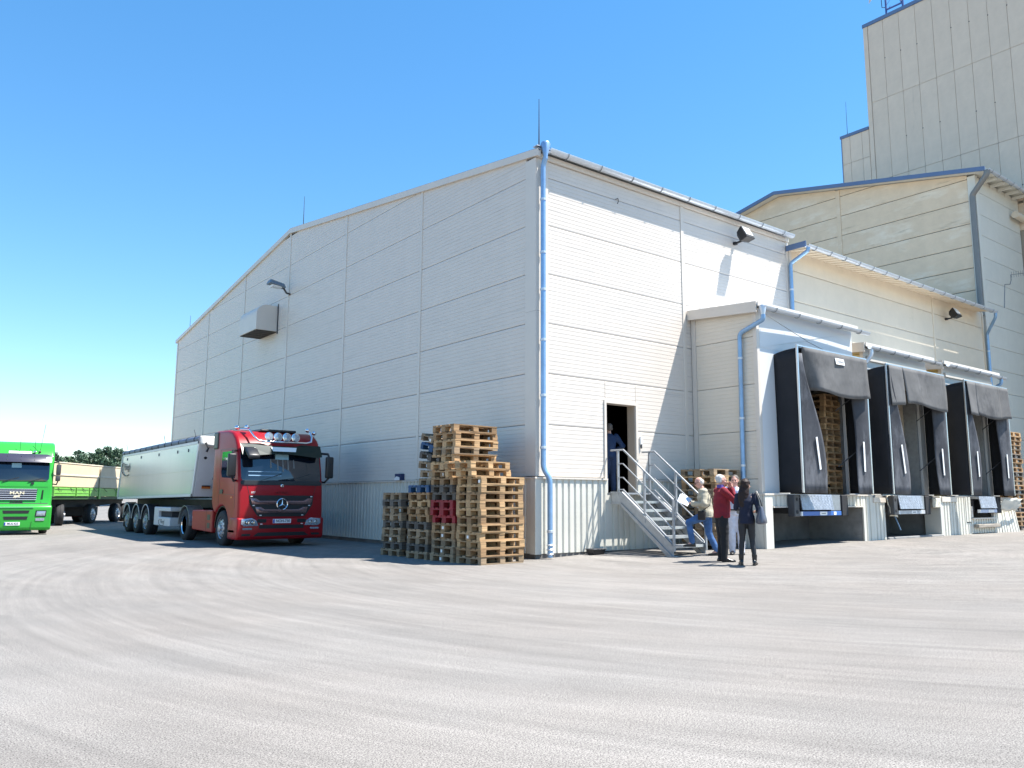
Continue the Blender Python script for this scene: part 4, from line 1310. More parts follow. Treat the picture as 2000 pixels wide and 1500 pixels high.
def pallet(c, label, loc, rz, tilt=0.0, group=None, rx=0.0, shift=True, sc=None):
    d = pallet_meshes(c)
    p = thing('pallet', label, 'pallet', loc, rz, group)
    p.rotation_euler = (rx, tilt, rz)
    if sc:
        p.scale = sc
    j = lambda a: prnd.uniform(-a, a)
    z2 = 0.022 * ZS
    zb = 0.10 * ZS
    for y, w in ((-0.3275, 0.145), (-0.165, 0.10), (0, 0.145), (0.165, 0.10), (0.3275, 0.145)):
        if shift and abs(y) < 0.2 and prnd.random() < 0.10:
            continue
        link('deck_board', d['top', w], p, (j(0.008), y + j(0.006), zb + z2 + 0.0005), (j(0.004), 0, j(0.010)))
    for x in (-0.5275, 0, 0.5275):
        link('cross_board', d['str'], p, (x + j(0.004), j(0.006), zb))
        for y, w in ((-0.35, 0.10), (0, 0.145), (0.35, 0.10)):
            if x and y and prnd.random() < 0.03:
                continue
            link('block', d['blk', w], p, (x + j(0.006), y + j(0.006), z2), (0, 0, j(0.03)))
    for y, w in ((-0.35, 0.10), (0, 0.145), (0.35, 0.10)):
        link('base_board', d['bot', w], p, (j(0.006), y + j(0.004), 0))
    if group == 'pallets stacked against the gable wall' and prnd.random() < 0.2:
        link('paper_tag', TAG, p, (-0.602, prnd.choice((-0.33, 0.0, 0.02)), 0.06))
    return p


TAG = MB().box(-0.003, 0.003, -0.03, 0.03, -0.028, 0.032).data('paper_tag', M_WHITEP)
PH = 0.144 * ZS + 0.001


def stack(corner, th, cols, where, group, z0=0.0, start=0, lean=0.0, jit=0.018, jrot=1.6, tilts=None, total=None, sc=None):
    """corner: near corner of the stack; long side along th, short side along th+90 degrees."""
    u = Vector((math.cos(th), math.sin(th), 0))
    v = Vector((-math.sin(th), math.cos(th), 0))
    z = z0 if z0 else corner[2]
    total = total or (start + len(cols))
    out = []
    sx, sy = (sc[0], sc[1]) if sc else (1, 1)
    for k, c in enumerate(cols):
        i = k + start
        pos = 'topmost' if i == total - 1 else ('lowest' if i == 0 else ORD[i] + ' up')
        lab = f'{PHRASE[c]}, {pos} in {where}'
        ctr = Vector(corner) + u * 0.6 * sx + v * 0.4 * sy + Vector((prnd.uniform(-jit, jit), prnd.uniform(-jit, jit), 0))
        rx = (tilts or {}).get(k, 0.0)
        if rx:
            z += 0.40 * abs(math.sin(rx)) * 0.42
        pallet(c, lab, (ctr.x, ctr.y, z), th + R(prnd.uniform(-jrot, jrot)), rx=rx, group=group, sc=sc)
        z += PH / max(0.9, math.cos(rx))
    return z


TH4 = R(4)
G1 = 'pallets stacked against the gable wall'
z = stack((-1.95, -0.60, 0.0), TH4, ['grey', 'brown', 'pale', 'pale', 'pale', 'brown', 'pale', 'pale', 'brown', 'pale', 'pale'], 'the stack nearest the corner downpipe', G1, total=13)
stack((-2.08, -0.45, 0), R(11), ['pale', 'pale'], 'the stack nearest the corner downpipe', G1, z0=z, start=11, total=13, jit=0.03)
stack((-2.03, 0.28, 0.0), TH4, ['grey', 'grey', 'grey', 'brown', 'brown', 'red', 'red', 'red', 'dark', 'dark', 'brown', 'brown', 'pale', 'pale', 'grey', 'pale', 'brown', 'brown'],
      'the tallest stack, which holds red pallets', G1, jit=0.03)
z = stack((-2.05, 1.26, 0.0), TH4, ['grey', 'dark', 'grey', 'grey', 'dark', 'brown', 'brown', 'pale', 'brown', 'blue'], 'the stack with leaning pallets on top', G1, total=16, jit=0.03)
stack((-1.80, 1.20, 0.0), TH4, ['grey', 'grey', 'grey', 'dark', 'blue', 'grey'], 'the stack with leaning pallets on top', G1, z0=z, start=10, total=16, jit=0.03,
      tilts={1: R(3), 2: R(7), 3: R(12), 4: R(13), 5: R(13)})
stack((-2.04, 2.46, 0.0), TH4, ['grey', 'dark', 'grey', 'grey', 'dark', 'grey', 'grey', 'dark', 'grey'], 'the low grey stack beside the red truck', G1, jit=0.03)
# behind the people, beside the first dock house
stack((4.28, -1.62, 0.13), R(2), ['dark', 'brown', 'grey', 'grey', 'dark', 'grey', 'grey', 'grey', 'grey', 'brown', 'pale', 'grey'], 'the stack behind the group of people', 'pallets stacked beside the dock house', jit=0.03,
      sc=(0.90, 1.25, 1))
# inside the first bay
stack((8.78, -1.95, 1.50), R(0), ['brown', 'pale'] * 8 + ['brown'], 'the stack inside the nearest loading bay', 'pallets stacked inside the loading bay', jit=0.02, sc=(0.66, 1.4, 1))
# at the right edge
stack((20.75, -2.05, ground_z(20.7, -2)), R(0), ['dark', 'brown', 'grey', 'brown'] * 5 + ['brown', 'pale'], 'the stack at the far right end of the dock', 'pallets stacked at the right end', jit=0.03)
# ---------------------------------------------------------------- lorries
def car_paint(name, col, rough=0.28):
    return mat(name, col, rough, var=0.05, vscale=1.2, coat=0.08, spec=0.28)


M_RED = car_paint('red_truck_paint', (0.28, 0.005, 0.010), 0.36)
M_REDMAT = car_paint('red_skirt_paint', (0.32, 0.02, 0.018), 0.45)
M_GREEN = car_paint('green_truck_paint', (0.035, 0.34, 0.045))
M_GLASS = mat('dark_glass', (0.006, 0.010, 0.018), 0.04, var=0.0, spec=0.9, coat=0.5)
M_VISOR = mat('green_black_visor', (0.010, 0.024, 0.020), 0.10, spec=0.3)
M_TYRE = mat('tyre_rubber', (0.022, 0.022, 0.024), 0.8, var=0.25, vscale=12)
M_RIM = mat('wheel_steel', (0.40, 0.41, 0.43), 0.4, metal=0.6, var=0.2, vscale=10)
M_CHASSIS = mat('dirty_black_chassis', (0.022, 0.022, 0.024), 0.7, var=0.3)
M_HEAD = mat('headlamp_glass', (0.36, 0.40, 0.46), 0.08, metal=0.4, spec=0.9, var=0.35, vscale=30)
M_PLATE = mat('number_plate_white', (0.78, 0.79, 0.80), 0.35)
M_INK = mat('plate_ink', (0.02, 0.02, 0.05), 0.5)
M_EU = mat('plate_blue', (0.015, 0.06, 0.36), 0.4)


def rrect(x0, x1, z0, z1, r, n=4):
    r = min(r, (x1 - x0) / 2 - 1e-3, (z1 - z0) / 2 - 1e-3)
    out = []
    for cx, cz, a0 in ((x1 - r, z1 - r, 0), (x0 + r, z1 - r, 90), (x0 + r, z0 + r, 180), (x1 - r, z0 + r, 270)):
        for k in range(n + 1):
            a = R(a0 + 90 * k / n)
            out.append((cx + r * math.cos(a), cz + r * math.sin(a)))
    return out


def interp(tab, z):
    for (za, ya), (zb, yb) in zip(tab, tab[1:]):
        if z <= zb:
            return ya + (yb - ya) * max(0, (z - za)) / (zb - za)
    return tab[-1][1]


def face_plate(parent, name, m, poly, yf, d0, d1, bevel=0.0, mats=None):
    """A plate lying on the front of a cab: poly in (x, z), yf(z) the cab front."""
    n = len(poly)
    vs = [(x, yf(z) - d1, z) for x, z in poly] + [(x, yf(z) - d0, z) for x, z in poly]
    fs = [tuple(range(n)), tuple(range(2 * n - 1, n - 1, -1))] + [(i, n + i, n + (i + 1) % n, (i + 1) % n) for i in range(n)]
    return MB().add(vs, fs).build(name, m, parent, bevel=bevel, seg=2, smooth=30 if bevel else False)


def side_plate(parent, name, m, poly, x, th, bevel=0.0):
    return MB().prism(poly, 'x', x, x - th if x < 0 else x + th).build(name, m, parent, bevel=bevel, seg=1)


WHEELC = {}


def wheel(parent, x, y, z, out, r=0.50, w=0.30, bright=False, turn=0.0, dual=False):
    key = (r, w, out, bright, dual)
    if key not in WHEELC:
        a = (out, 0, 0)
        t = MB().lathe([(r * 0.60, -w / 2), (r * 0.86, -w / 2), (r * 0.97, -w / 2 + 0.03), (r, -w / 2 + 0.07), (r, -0.02), (r - 0.012, -0.018), (r - 0.012, 0.018), (r, 0.02),
                        (r, w / 2 - 0.07), (r * 0.97, w / 2 - 0.03), (r * 0.86, w / 2), (r * 0.62, w / 2), (r * 0.58, w / 2 - 0.03)], (0, 0, 0), a, 32).data('tyre', M_TYRE, smooth=50)
        dish = 0.02 if not dual else -0.10
        rim = MB().lathe([(r * 0.60, w / 2 - 0.03), (r * 0.58, w / 2 - 0.005), (r * 0.54, w / 2 - 0.03), (r * 0.50, w / 2 - 0.05 + dish), (r * 0.36, w / 2 - 0.02 + dish), (r * 0.30, w / 2 - 0.015 + dish),
                          (r * 0.22, w / 2 - 0.01 + dish), (r * 0.20, w / 2 + 0.035 + dish), (r * 0.12, w / 2 + 0.05 + dish), (0.01, w / 2 + 0.05 + dish)], (0, 0, 0), a, 28)
        rim = rim.data('rim', M_CHROME if bright else M_RIM, smooth=40)
        nut = MB().lathe([(0.018, 0), (0.018, 0.03), (0.012, 0.04)], (0, 0, 0), a, 6).data('wheel_nut', M_CHROME)
        hole = MB().lathe([(0.034, 0), (0.034, 0.004), (0.02, 0.006)], (0, 0, 0), a, 8).data('rim_hole', M_BLACK)
        WHEELC[key] = (t, rim, nut, hole, dish)
    t, rim, nut, hole, dish = WHEELC[key]
    o = link('wheel', t, parent, Vector((x, y, z)) - OFF.get(parent.name, Vector((0, 0, 0))), (0, 0, turn))
    link('rim', rim, o)
    for k in range(10):
        q = 2 * PI * k / 10
        link('wheel_nut', nut, o, (out * (w / 2 - 0.018 + dish), r * 0.295 * math.cos(q), r * 0.295 * math.sin(q)))
        link('rim_hole', hole, o, (out * (w / 2 - 0.036 + dish), r * 0.44 * math.cos(q + 0.3), r * 0.44 * math.sin(q + 0.3)))
    return o


def number_plate(parent, s, x, y, z, w=0.52, h=0.115):
    p = MB().box(x - w / 2, x + w / 2, y - 0.012, y, z - h / 2, z + h / 2).build('number_plate', M_PLATE, parent, bevel=0.004, seg=1)
    MB().box(x - w / 2 + 0.004, x - w / 2 + 0.05, y - 0.0135, y - 0.0122, z - h / 2 + 0.006, z + h / 2 - 0.006).build('blue_band', M_EU, p)
    text('plate_lettering', s, 0.105, M_INK, (x + 0.025, y - 0.0125, z), FACE_MY, p, ext=0.0015, sx=0.92, bold=0.002)
    return p


def arc_guard(parent, name, m, x0, x1, yc, zc, r, a0, a1, th=0.02, n=12):
    ri = []
    for k in range(n + 1):
        a = R(a0 + (a1 - a0) * k / n)
        ri.append((yc + r * math.cos(a), zc + r * math.sin(a)))
    for k in range(n, -1, -1):
        a = R(a0 + (a1 - a0) * k / n)
        ri.append((yc + (r - th) * math.cos(a), zc + (r - th) * math.sin(a)))
    return MB().prism(ri, 'x', x0, x1).build(name, m, parent)


# ------------------------------------------------ red tractor unit
RT = thing('tractor_truck', 'red tractor truck with four roof lamps and star grille, parked along the gable wall', 'truck', (-2.88, 7.62, 0.0))
HW = 1.22
prof = [(0.06, 0.21), (-0.02, 0.34), (-0.03, 0.90), (0.0, 1.42), (0.03, 1.74), (0.13, 2.20), (0.24, 2.62), (0.31, 2.80), (0.46, 3.00), (0.72, 3.16), (1.10, 3.23), (2.10, 3.26), (2.24, 3.2),
        (2.27, 1.20), (2.12, 0.98), (1.98, 0.90)]
for k in range(11):
    a = R(40 + 140 * k / 10)
    prof.append((1.38 + 0.64 * math.cos(a), 0.47 + 0.64 * math.sin(a)))
prof += [(0.74, 0.21)]
yf_r = lambda z: interp([(0.21, 0.06), (0.34, -0.02), (0.90, -0.03), (1.42, 0.0), (1.74, 0.03), (2.20, 0.13), (2.62, 0.24), (2.80, 0.31), (3.0, 0.46), (3.16, 0.72), (3.3, 1.1)], z)
MB().prism(prof, 'x', -HW, HW).build('cab_body', M_RED, RT, bevel=0.085, seg=4, bev_angle=40, smooth=32)
face_plate(RT, 'windscreen', M_GLASS, rrect(-1.15, 1.15, 1.77, 2.62, 0.12), yf_r, 0.0, 0.012, bevel=0.005)
face_plate(RT, 'wiper_cowl', M_BLACK, rrect(-1.17, 1.17, 1.68, 1.80, 0.05), yf_r, 0.0, 0.016)
for x in (-0.62, 0.18):
    face_plate(RT, 'wiper', M_BLACK, [(x, 1.80), (x + 0.02, 1.80), (x + 0.62, 1.99), (x + 0.61, 2.01)], yf_r, 0.012, 0.03)
# visor: a curved smoked sheet standing off the screen top
vp = [(-1.16, 2.50), (-1.0, 2.47), (-0.4, 2.53), (0.0, 2.56), (0.4, 2.53), (1.0, 2.47), (1.16, 2.50), (1.17, 2.82), (0.62, 2.84), (0.42, 2.78), (-0.38, 2.78), (-0.6, 2.84), (-1.17, 2.82)]
face_plate(RT, 'sun_visor', M_VISOR, vp, lambda z: yf_r(z) - 0.10 - 0.25 * (2.84 - z), 0.0, 0.02)
face_plate(RT, 'header_plate', M_WHITEP, [(-0.34, 2.745), (0.42, 2.745), (0.37, 2.62), (-0.29, 2.62)], lambda z: yf_r(z) - 0.13 - 0.25 * (2.84 - z), 0.0, 0.015)
# things seen behind the screen: paper, pennants, name board
face_plate(RT, 'screen_paper', mat('pale_blue_paper', (0.30, 0.46, 0.50), 0.6), [(-0.17, 2.40), (0.22, 2.40), (0.22, 2.55), (-0.17, 2.55)], yf_r, 0.012, 0.015)
for k, (x, z0) in enumerate(((-0.33, 2.16), (-0.13, 2.10), (0.02, 2.06), (0.17, 2.10), (0.34, 2.16))):
    face_plate(RT, 'pennant', mat('grey_tassel', (0.20, 0.20, 0.19), 0.7), [(x, z0), (x + 0.045, z0), (x + 0.035, 2.40), (x + 0.01, 2.40)], yf_r, 0.012, 0.015)
face_plate(RT, 'name_board', mat('pale_blue_board', (0.22, 0.36, 0.50), 0.4), [(-0.95, 1.93), (-0.02, 1.93), (-0.02, 1.955), (-0.95, 1.955)], yf_r, 0.012, 0.014)
face_plate(RT, 'name_board', mat('pale_blue_board', (0.22, 0.36, 0.50), 0.4), [(-0.95, 2.04), (-0.02, 2.04), (-0.02, 2.055), (-0.95, 2.055)], yf_r, 0.012, 0.014)
# grille
gr = face_plate(RT, 'grille', M_BLACK, [(-0.93, 1.40), (0.93, 1.40), (0.90, 1.15), (0.70, 0.86), (0.60, 0.82), (-0.60, 0.82), (-0.70, 0.86), (-0.90, 1.15)], yf_r, -0.01, 0.012)
M_SLAT = mat('dark_chrome', (0.26, 0.16, 0.16), 0.22, metal=0.8)
for z, w in ((1.22, 0.90), (0.985, 0.76)):
    face_plate(RT, 'grille_bar', M_SLAT, [(-w, z + 0.10), (-w + 0.16, z + 0.10), (-w + 0.27, z + 0.035), (w - 0.27, z + 0.035), (w - 0.16, z + 0.10), (w, z + 0.10),
                                          (w - 0.06, z - 0.07), (-w + 0.06, z - 0.07)], yf_r, 0.0, 0.035, bevel=0.008)
for z, w in ((1.37, 0.86), (1.125, 0.80), (0.86, 0.60)):
    for s in (-1, 1):
        face_plate(RT, 'grille_lamp', M_WHITEP, rrect(s * w - 0.03, s * w + 0.03, z - 0.012, z + 0.012, 0.01, 2), yf_r, 0.012, 0.022)
st = MB()
st.lathe([(0.165, -0.02), (0.165, 0.005), (0.15, 0.02), (0.137, 0.005), (0.137, -0.02)], (0, -0.055, 1.16), (0, -1, 0), 32)
star = st.build('emblem_ring', M_CHROME, RT, smooth=40)
MB().lathe([(0.137, 0.0), (0.02, 0.004)], (0, -0.052, 1.16), (0, -1, 0), 24).build('emblem_back', M_BLACK, star)
for a in (90, 210, 330):
    d = Vector((math.cos(R(a)), 0, math.sin(R(a))))
    s = Vector((-d.z, 0, d.x))
    c = Vector((0, -0.066, 1.16))
    MB().add([c + s * 0.022, c + d * 0.142, c - s * 0.022, c + Vector((0, -0.02, 0)), c + s * 0.022 + Vector((0, 0.012, 0)), c + d * 0.142 + Vector((0, 0.012, 0)), c - s * 0.022 + Vector((0, 0.012, 0))],
             [(0, 3, 1), (1, 3, 2), (2, 3, 0), (4, 5, 6), (0, 1, 5, 4), (1, 2, 6, 5), (2, 0, 4, 6)]).build('emblem_spoke', M_CHROME, star)
MB().lathe([(0.045, 0), (0.045, 0.01), (0.03, 0.015)], (0.0, 0.01, 1.665), (0, -1, 0), 18).build('badge', M_CHROME, RT)
text('nose_lettering', 'ACTROS', 0.085, mat('dark_red_letters', (0.10, 0.004, 0.006), 0.4), (0, -0.004, 1.47), FACE_MY, RT, ext=0.003, spacing=1.15)
text('nose_number', '1/77', 0.07, M_WHITEP, (-0.82, 0.0, 1.475), FACE_MY, RT, ext=0.003, bold=0.002)
# panel gaps and bumper
for p0, p1 in (((-1.0, 1.68), (-0.93, 1.42)), ((1.0, 1.68), (0.93, 1.42)), ((-0.93, 1.42), (-0.66, 0.80)), ((0.93, 1.42), (0.66, 0.80))):
    face_plate(RT, 'panel_gap', M_BLACK, [p0, (p0[0] + 0.014, p0[1]), (p1[0] + 0.014, p1[1]), p1], yf_r, 0.0, 0.003)
bp = MB().prism([(-0.075, 0.26), (-0.075, 0.78), (0.0, 0.80), (0.55, 0.80), (0.70, 0.6), (0.70, 0.21), (0.0, 0.21)], 'x', -HW - 0.02, HW + 0.02).build('bumper', M_RED, RT, bevel=0.05, seg=3, smooth=32)
yb_r = lambda z: -0.075
for x0, x1, z0, z1 in ((-0.70, -0.44, 0.66, 0.76), (0.44, 0.70, 0.66, 0.76), (-0.64, 0.64, 0.50, 0.60)):
    face_plate(RT, 'air_slot', M_BLACK, rrect(x0, x1, z0, z1, 0.03), yb_r, -0.01, 0.004)
face_plate(RT, 'air_slot', M_BLACK, [(-0.80, 0.30), (-0.66, 0.40), (0.66, 0.40), (0.80, 0.30)], yb_r, -0.01, 0.004)
for s in (-1, 1):
    face_plate(RT, 'air_slot', M_BLACK, [(s * 0.88, 0.31), (s * 1.12, 0.31), (s * 1.10, 0.37), (s * 0.86, 0.37)][::s], yb_r, -0.01, 0.004)
    hl = face_plate(RT, 'headlight', M_HEAD, [(s * 0.66, 0.58), (s * 1.06, 0.57), (s * 1.14, 0.63), (s * 1.13, 0.76), (s * 0.84, 0.79), (s * 0.72, 0.72)][::s], yb_r, 0.0, 0.02, bevel=0.012)
    for q, rr in ((0.98, 0.06), (0.83, 0.055)):
        MB().lathe([(rr, 0), (rr, 0.006), (rr * 0.5, 0.004), (0.01, 0.012)], (s * q, -0.096, 0.675), (0, -1, 0), 16).build('lamp_bowl', M_CHROME, hl)
    face_plate(RT, 'day_lamp', M_HEAD, rrect(s * 0.96 - 0.13, s * 0.96 + 0.13, 0.475, 0.525, 0.02), yb_r, 0.0, 0.012)
    face_plate(RT, 'corner_reflector', M_WHITEP, rrect(s * 0.58 - 0.03, s * 0.58 + 0.03, 0.615, 0.635, 0.01, 2), yb_r, 0.0, 0.012)
number_plate(RT, 'NOH-730', 0.0, -0.078, 0.70)
# cab sides
for s in (-1, 1):
    side_plate(RT, 'side_window', M_GLASS, [(0.36, 1.86), (1.42, 1.90), (1.50, 2.05), (1.46, 2.62), (0.58, 2.62)], s * HW, 0.006)
    for pl in ([(0.27, 1.05), (0.285, 1.05), (0.40, 2.68), (0.385, 2.68)], [(1.60, 0.98), (1.614, 0.98), (1.614, 2.70), (1.60, 2.70)], [(0.40, 2.68), (1.60, 2.68), (1.60, 2.695), (0.40, 2.695)],
               [(0.25, 1.40), (1.60, 1.44), (1.60, 1.45), (0.25, 1.41)]):
        side_plate(RT, 'panel_gap', M_BLACK, pl, s * HW, 0.003)
    side_plate(RT, 'door_handle', M_BLACK, rrect(1.26, 1.50, 1.45, 1.56, 0.03), s * HW, 0.02)
    side_plate(RT, 'side_marker', mat('orange_marker', (0.6, 0.16, 0.02), 0.3), rrect(0.46, 0.60, 1.32, 1.36, 0.01), s * HW, 0.012)
    MB().box(s * HW - 0.02, s * HW + 0.02, 0.16, 0.70, 0.40, 0.46).build('cab_step', M_DKGREY, RT)
    MB().box(s * (HW - 0.10) - 0.13, s * (HW - 0.10) + 0.13, 1.86, 2.24, 2.72, 3.22).build('air_intake', M_BLACK, RT, bevel=0.04)
    # mirrors
    mx = s * (HW + 0.20)
    MB().tube([(s * HW, 0.32, 2.62), (s * (HW + 0.16), 0.10, 2.60), (mx, 0.06, 2.45)], 0.035, 8).build('mirror_arm', M_BLACK, RT, smooth=True)
    MB().tube([(s * HW, 0.30, 1.80), (s * (HW + 0.10), 0.14, 1.78), (mx, 0.06, 1.92)], 0.03, 8).build('mirror_arm', M_BLACK, RT, smooth=True)
    mh = MB().box(mx - 0.11, mx + 0.11, 0.0, 0.13, 1.90, 2.52).build('mirror_housing', M_BLACK, RT, bevel=0.035, seg=3, smooth=35)
    MB().box(mx - 0.09, mx + 0.09, 0.131, 0.138, 2.14, 2.48).build('mirror_glass', M_CHROME, mh)
    MB().box(mx - 0.09, mx + 0.09, 0.131, 0.138, 1.93, 2.11).build('mirror_glass', M_CHROME, mh)
fm = MB().prism([(-0.02, 2.55), (0.22, 2.62), (0.20, 2.74), (-0.10, 2.66), (-0.32, 2.48), (-0.30, 2.36)], 'x', -1.10, -0.78).build('front_mirror', M_BLACK, RT, bevel=0.04, seg=2, smooth=35)
# roof: dark panel, lamp bar, beacons
MB().box(-0.36, 0.72, 0.9, 1.7, 3.22, 3.30).build('roof_panel', M_BLACK, RT, bevel=0.03, seg=2)
bar = MB().tube([(-0.98, 0.75, 3.24), (-0.86, 0.42, 3.22), (-0.78, 0.24, 3.02), (-0.66, 0.18, 2.91), (-0.5, 0.16, 2.89), (0.72, 0.16, 2.89), (0.88, 0.18, 2.93), (0.93, 0.26, 3.08), (0.96, 0.5, 3.26)], 0.028, 10).build('lamp_bar', M_CHROME, RT, smooth=True)
for x in (-0.39, -0.13, 0.13, 0.39):
    lp = MB().lathe([(0.03, -0.09), (0.10, -0.05), (0.125, 0.0), (0.125, 0.03), (0.115, 0.035)], (x, 0.17, 3.03), (0, -1, 0.05), 20).build('roof_lamp', M_CHROME, RT, smooth=40)
    MB().lathe([(0.112, 0.0), (0.112, 0.006), (0.07, 0.012), (0.01, 0.015)], (x, 0.142, 3.032), (0, -1, 0.05), 18).build('lamp_lens', M_HEAD, lp, smooth=True)
    MB().tube([(x, 0.2, 3.0), (x, 0.17, 2.9)], 0.02, 6).build('lamp_foot', M_BLACK, lp)
for x, y, z in ((-0.86, 0.62, 3.30), (-1.02, 0.95, 3.30), (0.92, 0.55, 3.30), (1.10, 0.5, 3.22)):
    MB().ball((x, y, z), (0.07, 0.08, 0.065)).build('beacon', M_CHROME, RT, smooth=True)
# rear of the tractor: chassis, skirts, tank, guards, wheels
MB().box(-0.45, 0.45, 1.0, 6.0, 0.62, 0.92).build('chassis', M_CHASSIS, RT)
for s in (-1, 1):
    sk = MB().prism([(2.15, 0.33), (4.05, 0.37), (4.10, 0.95), (2.15, 0.97)], 'x', s * 1.20, s * 0.75).build('side_skirt', M_REDMAT, RT, bevel=0.03, seg=2)
    for z0, z1 in ((0.44, 0.60), (0.68, 0.84)):
        side_plate(RT, 'skirt_step', M_BLACK, rrect(2.34, 2.60, z0, z1, 0.02), s * 1.20, 0.004)
    side_plate(RT, 'panel_gap', M_BLACK, [(2.7, 0.36), (2.71, 0.36), (2.71, 0.95), (2.7, 0.95)], s * 1.20, 0.003)
    wheel(RT, s * 1.04, 1.38, 0.48, s, w=0.30)
    wheel(RT, s * 1.03, 4.95, 0.48, s, w=0.32, bright=True, dual=True)
    arc_guard(RT, 'mudguard', M_STEEL, s * 1.20, s * 0.72, 4.95, 0.48, 0.60, 0, 182)
    arc_guard(RT, 'arch_liner', M_BLACK, s * 1.17, s * 0.6, 1.38, 0.47, 0.63, 0, 180)
MB().lathe([(0.45, -0.04), (0.45, 0.04), (0.2, 0.05)], (0, 4.6, 1.02), (0, 0, 1), 20).build('fifth_wheel', M_CHASSIS, RT)
MB().box(-1.0, 1.0, 0.15, 2.2, 0.30, 0.60).build('engine_bay', M_CHASSIS, RT)
MB().tube([(-0.6, 2.3, 1.0), (-0.6, 2.9, 1.1), (-0.5, 3.6, 0.98)], 0.03, 6).build('air_hose', M_EU, RT)

# ------------------------------------------------ silver tipping trailer behind it
TR = thing('tipper_trailer', 'long silver tipping trailer with rolled tarpaulin behind the red tractor', 'trailer', (-2.86, 11.3, 0.0), world_geo=True)
M_SILVER = mat('silver_side_paint', (0.50, 0.53, 0.54), 0.25, metal=0.3, var=0.05, vscale=1.0, vstretch=(1, 1, 0.1), spec=0.6)
M_TRWHITE = mat('trailer_white_paint', (0.62, 0.62, 0.62), 0.4, var=0.06)
XL, XR = -4.10, -1.62
tp = [(11.28, 3.06), (11.74, 1.36), (21.95, 1.24), (21.48, 3.00)]
MB().prism(tp, 'x', XL, XR).build('tipper_body', M_SILVER, TR, bevel=0.02, seg=1)
MB().prism([(11.262, 3.04), (11.722, 1.36), (11.70, 1.36), (11.24, 3.04)], 'x', XL + 0.03, XR - 0.03).build('front_wall', M_TRWHITE, TR)
for pl in ([(11.28, 3.06), (11.40, 3.06), (11.86, 1.36), (11.74, 1.36)], [(21.37, 3.0), (21.48, 3.0), (21.95, 1.24), (21.84, 1.24)],
           [(11.72, 1.44), (11.74, 1.36), (21.95, 1.24), (21.93, 1.32)], [(11.31, 2.98), (21.5, 2.93), (21.48, 3.0), (11.28, 3.06)]):
    MB().prism(pl, 'x', XL - 0.02, XL).build('frame_rail', M_TRWHITE, TR)
MB().prism([(11.8, 2.16), (21.7, 2.10), (21.7, 2.13), (11.8, 2.19)], 'x', XL - 0.012, XL).build('side_bead', M_SILVER, TR)
for y in (12.4, 13.6, 15.9, 18.4, 20.6):
    MB().box(XL - 0.022, XL, y, y + 0.02, 2.76, 2.86).build('tarp_hook', M_DKGREY, TR)
M_TARP = mat('dark_blue_grey_tarp', (0.10, 0.12, 0.18), 0.5, var=0.2)
rl = MB().tube([(XL + 0.06, 11.35, 3.13), (XL + 0.06, 16.4, 3.11), (XL + 0.06, 21.45, 3.06)], 0.095, 10).build('tarp_roll', M_TARP, TR, smooth=True)
for k in range(12):
    y = 11.8 + k * 0.84
    MB().lathe([(0.098, -0.03), (0.112, 0), (0.098, 0.03)], (XL + 0.06, y, 3.13 - 0.07 * (y - 11.35) / 10), (0, 1, 0), 12).build('strap', M_BLACK, rl)
MB().prism([(11.3, 3.08), (21.45, 3.02), (21.45, 3.05), (16, 3.20), (11.3, 3.16)], 'x', XL + 0.1, XR).build('tarp_top', M_TARP, TR)
fl = cloth_obj('front_tarp', mat('white_tarp', (0.66, 0.64, 0.58), 0.6, var=0.1), TR,
               lambda u, v: (XL - 0.02 + 2.52 * u, 11.20 - 0.06 * math.sin(9 * u) * v - 0.05 * v, 3.21 - v * (0.10 + 0.20 * abs(math.sin(4.4 * u + 0.9)))), 20, 5)
MB().tube([(XL + 0.12, 11.10, 3.0), (XL + 0.2, 11.06, 2.85), (XL + 0.16, 11.10, 2.72)], 0.035, 6).build('tarp_knot', M_BLACK, TR)
for y, h in ((11.9, 0.24), (15.4, 0.26), (20.9, 0.22)):
    MB().tube([(XL + 0.05, y, 3.2), (XL + 0.0, y + 0.02, 3.2 + h)], 0.010, 5).build('bow_end', M_DKGREY, TR)
# ladder stand on the front wall
ld = [(XL + 0.55, 11.40, 1.95), (XL + 0.55, 11.25, 2.55), (XL + 0.95, 11.05, 2.95)]
MB().tube(ld, 0.022, 6).build('ladder_rail', M_STEEL, TR)
MB().tube([(XL + 0.95, 11.40, 1.95), (XL + 0.95, 11.05, 2.95)], 0.022, 6).build('ladder_rail', M_STEEL, TR)
for z in (2.15, 2.45, 2.7):
    MB().tube([(XL + 0.55, 11.30, z), (XL + 0.95, 11.28, z)], 0.016, 6).build('rung', M_STEEL, TR)
MB().box(XL + 0.5, XL + 1.0, 11.15, 11.5, 1.88, 1.94).build('ladder_platform', M_STEEL, TR)
for z, x in ((2.55, 0.22), (2.40, 0.75)):
    MB().lathe([(0.05, 0), (0.05, 0.02), (0.03, 0.03)], (XL + x, 11.39, z), (0, -1, 0), 12).build('vent_knob', M_BLACK, TR)
stk = MB().box(XL + 0.22, XL + 0.48, 11.575, 11.60, 1.60, 1.68).build('warning_sticker', mat('orange_sticker', (0.55, 0.14, 0.02), 0.5), TR)
MB().box(XL + 0.22, XL + 0.48, 11.565, 11.574, 1.665, 1.70).build('sticker_band', M_BLACK, stk)


def maker_mark(parent, y, z, s):
    text('side_lettering', 'Fliegl', 0.36 * s, M_DKGREY, (XL - 0.021 if s > .6 else XL + 0.0, y, z), FACE_MX, parent, ext=0.003, sx=1.35)
    pts = [(XL - 0.023 if s > .6 else XL - 0.004, y + 0.80 * s * math.cos(R(a)), z - 0.02 + 0.33 * s * math.sin(R(a))) for a in (40, 20, 0, -20, -40, -60, -80, -100, -120)]
    MB().tube(pts, 0.016 * s, 5).build('side_emblem', M_DKGREY, parent)


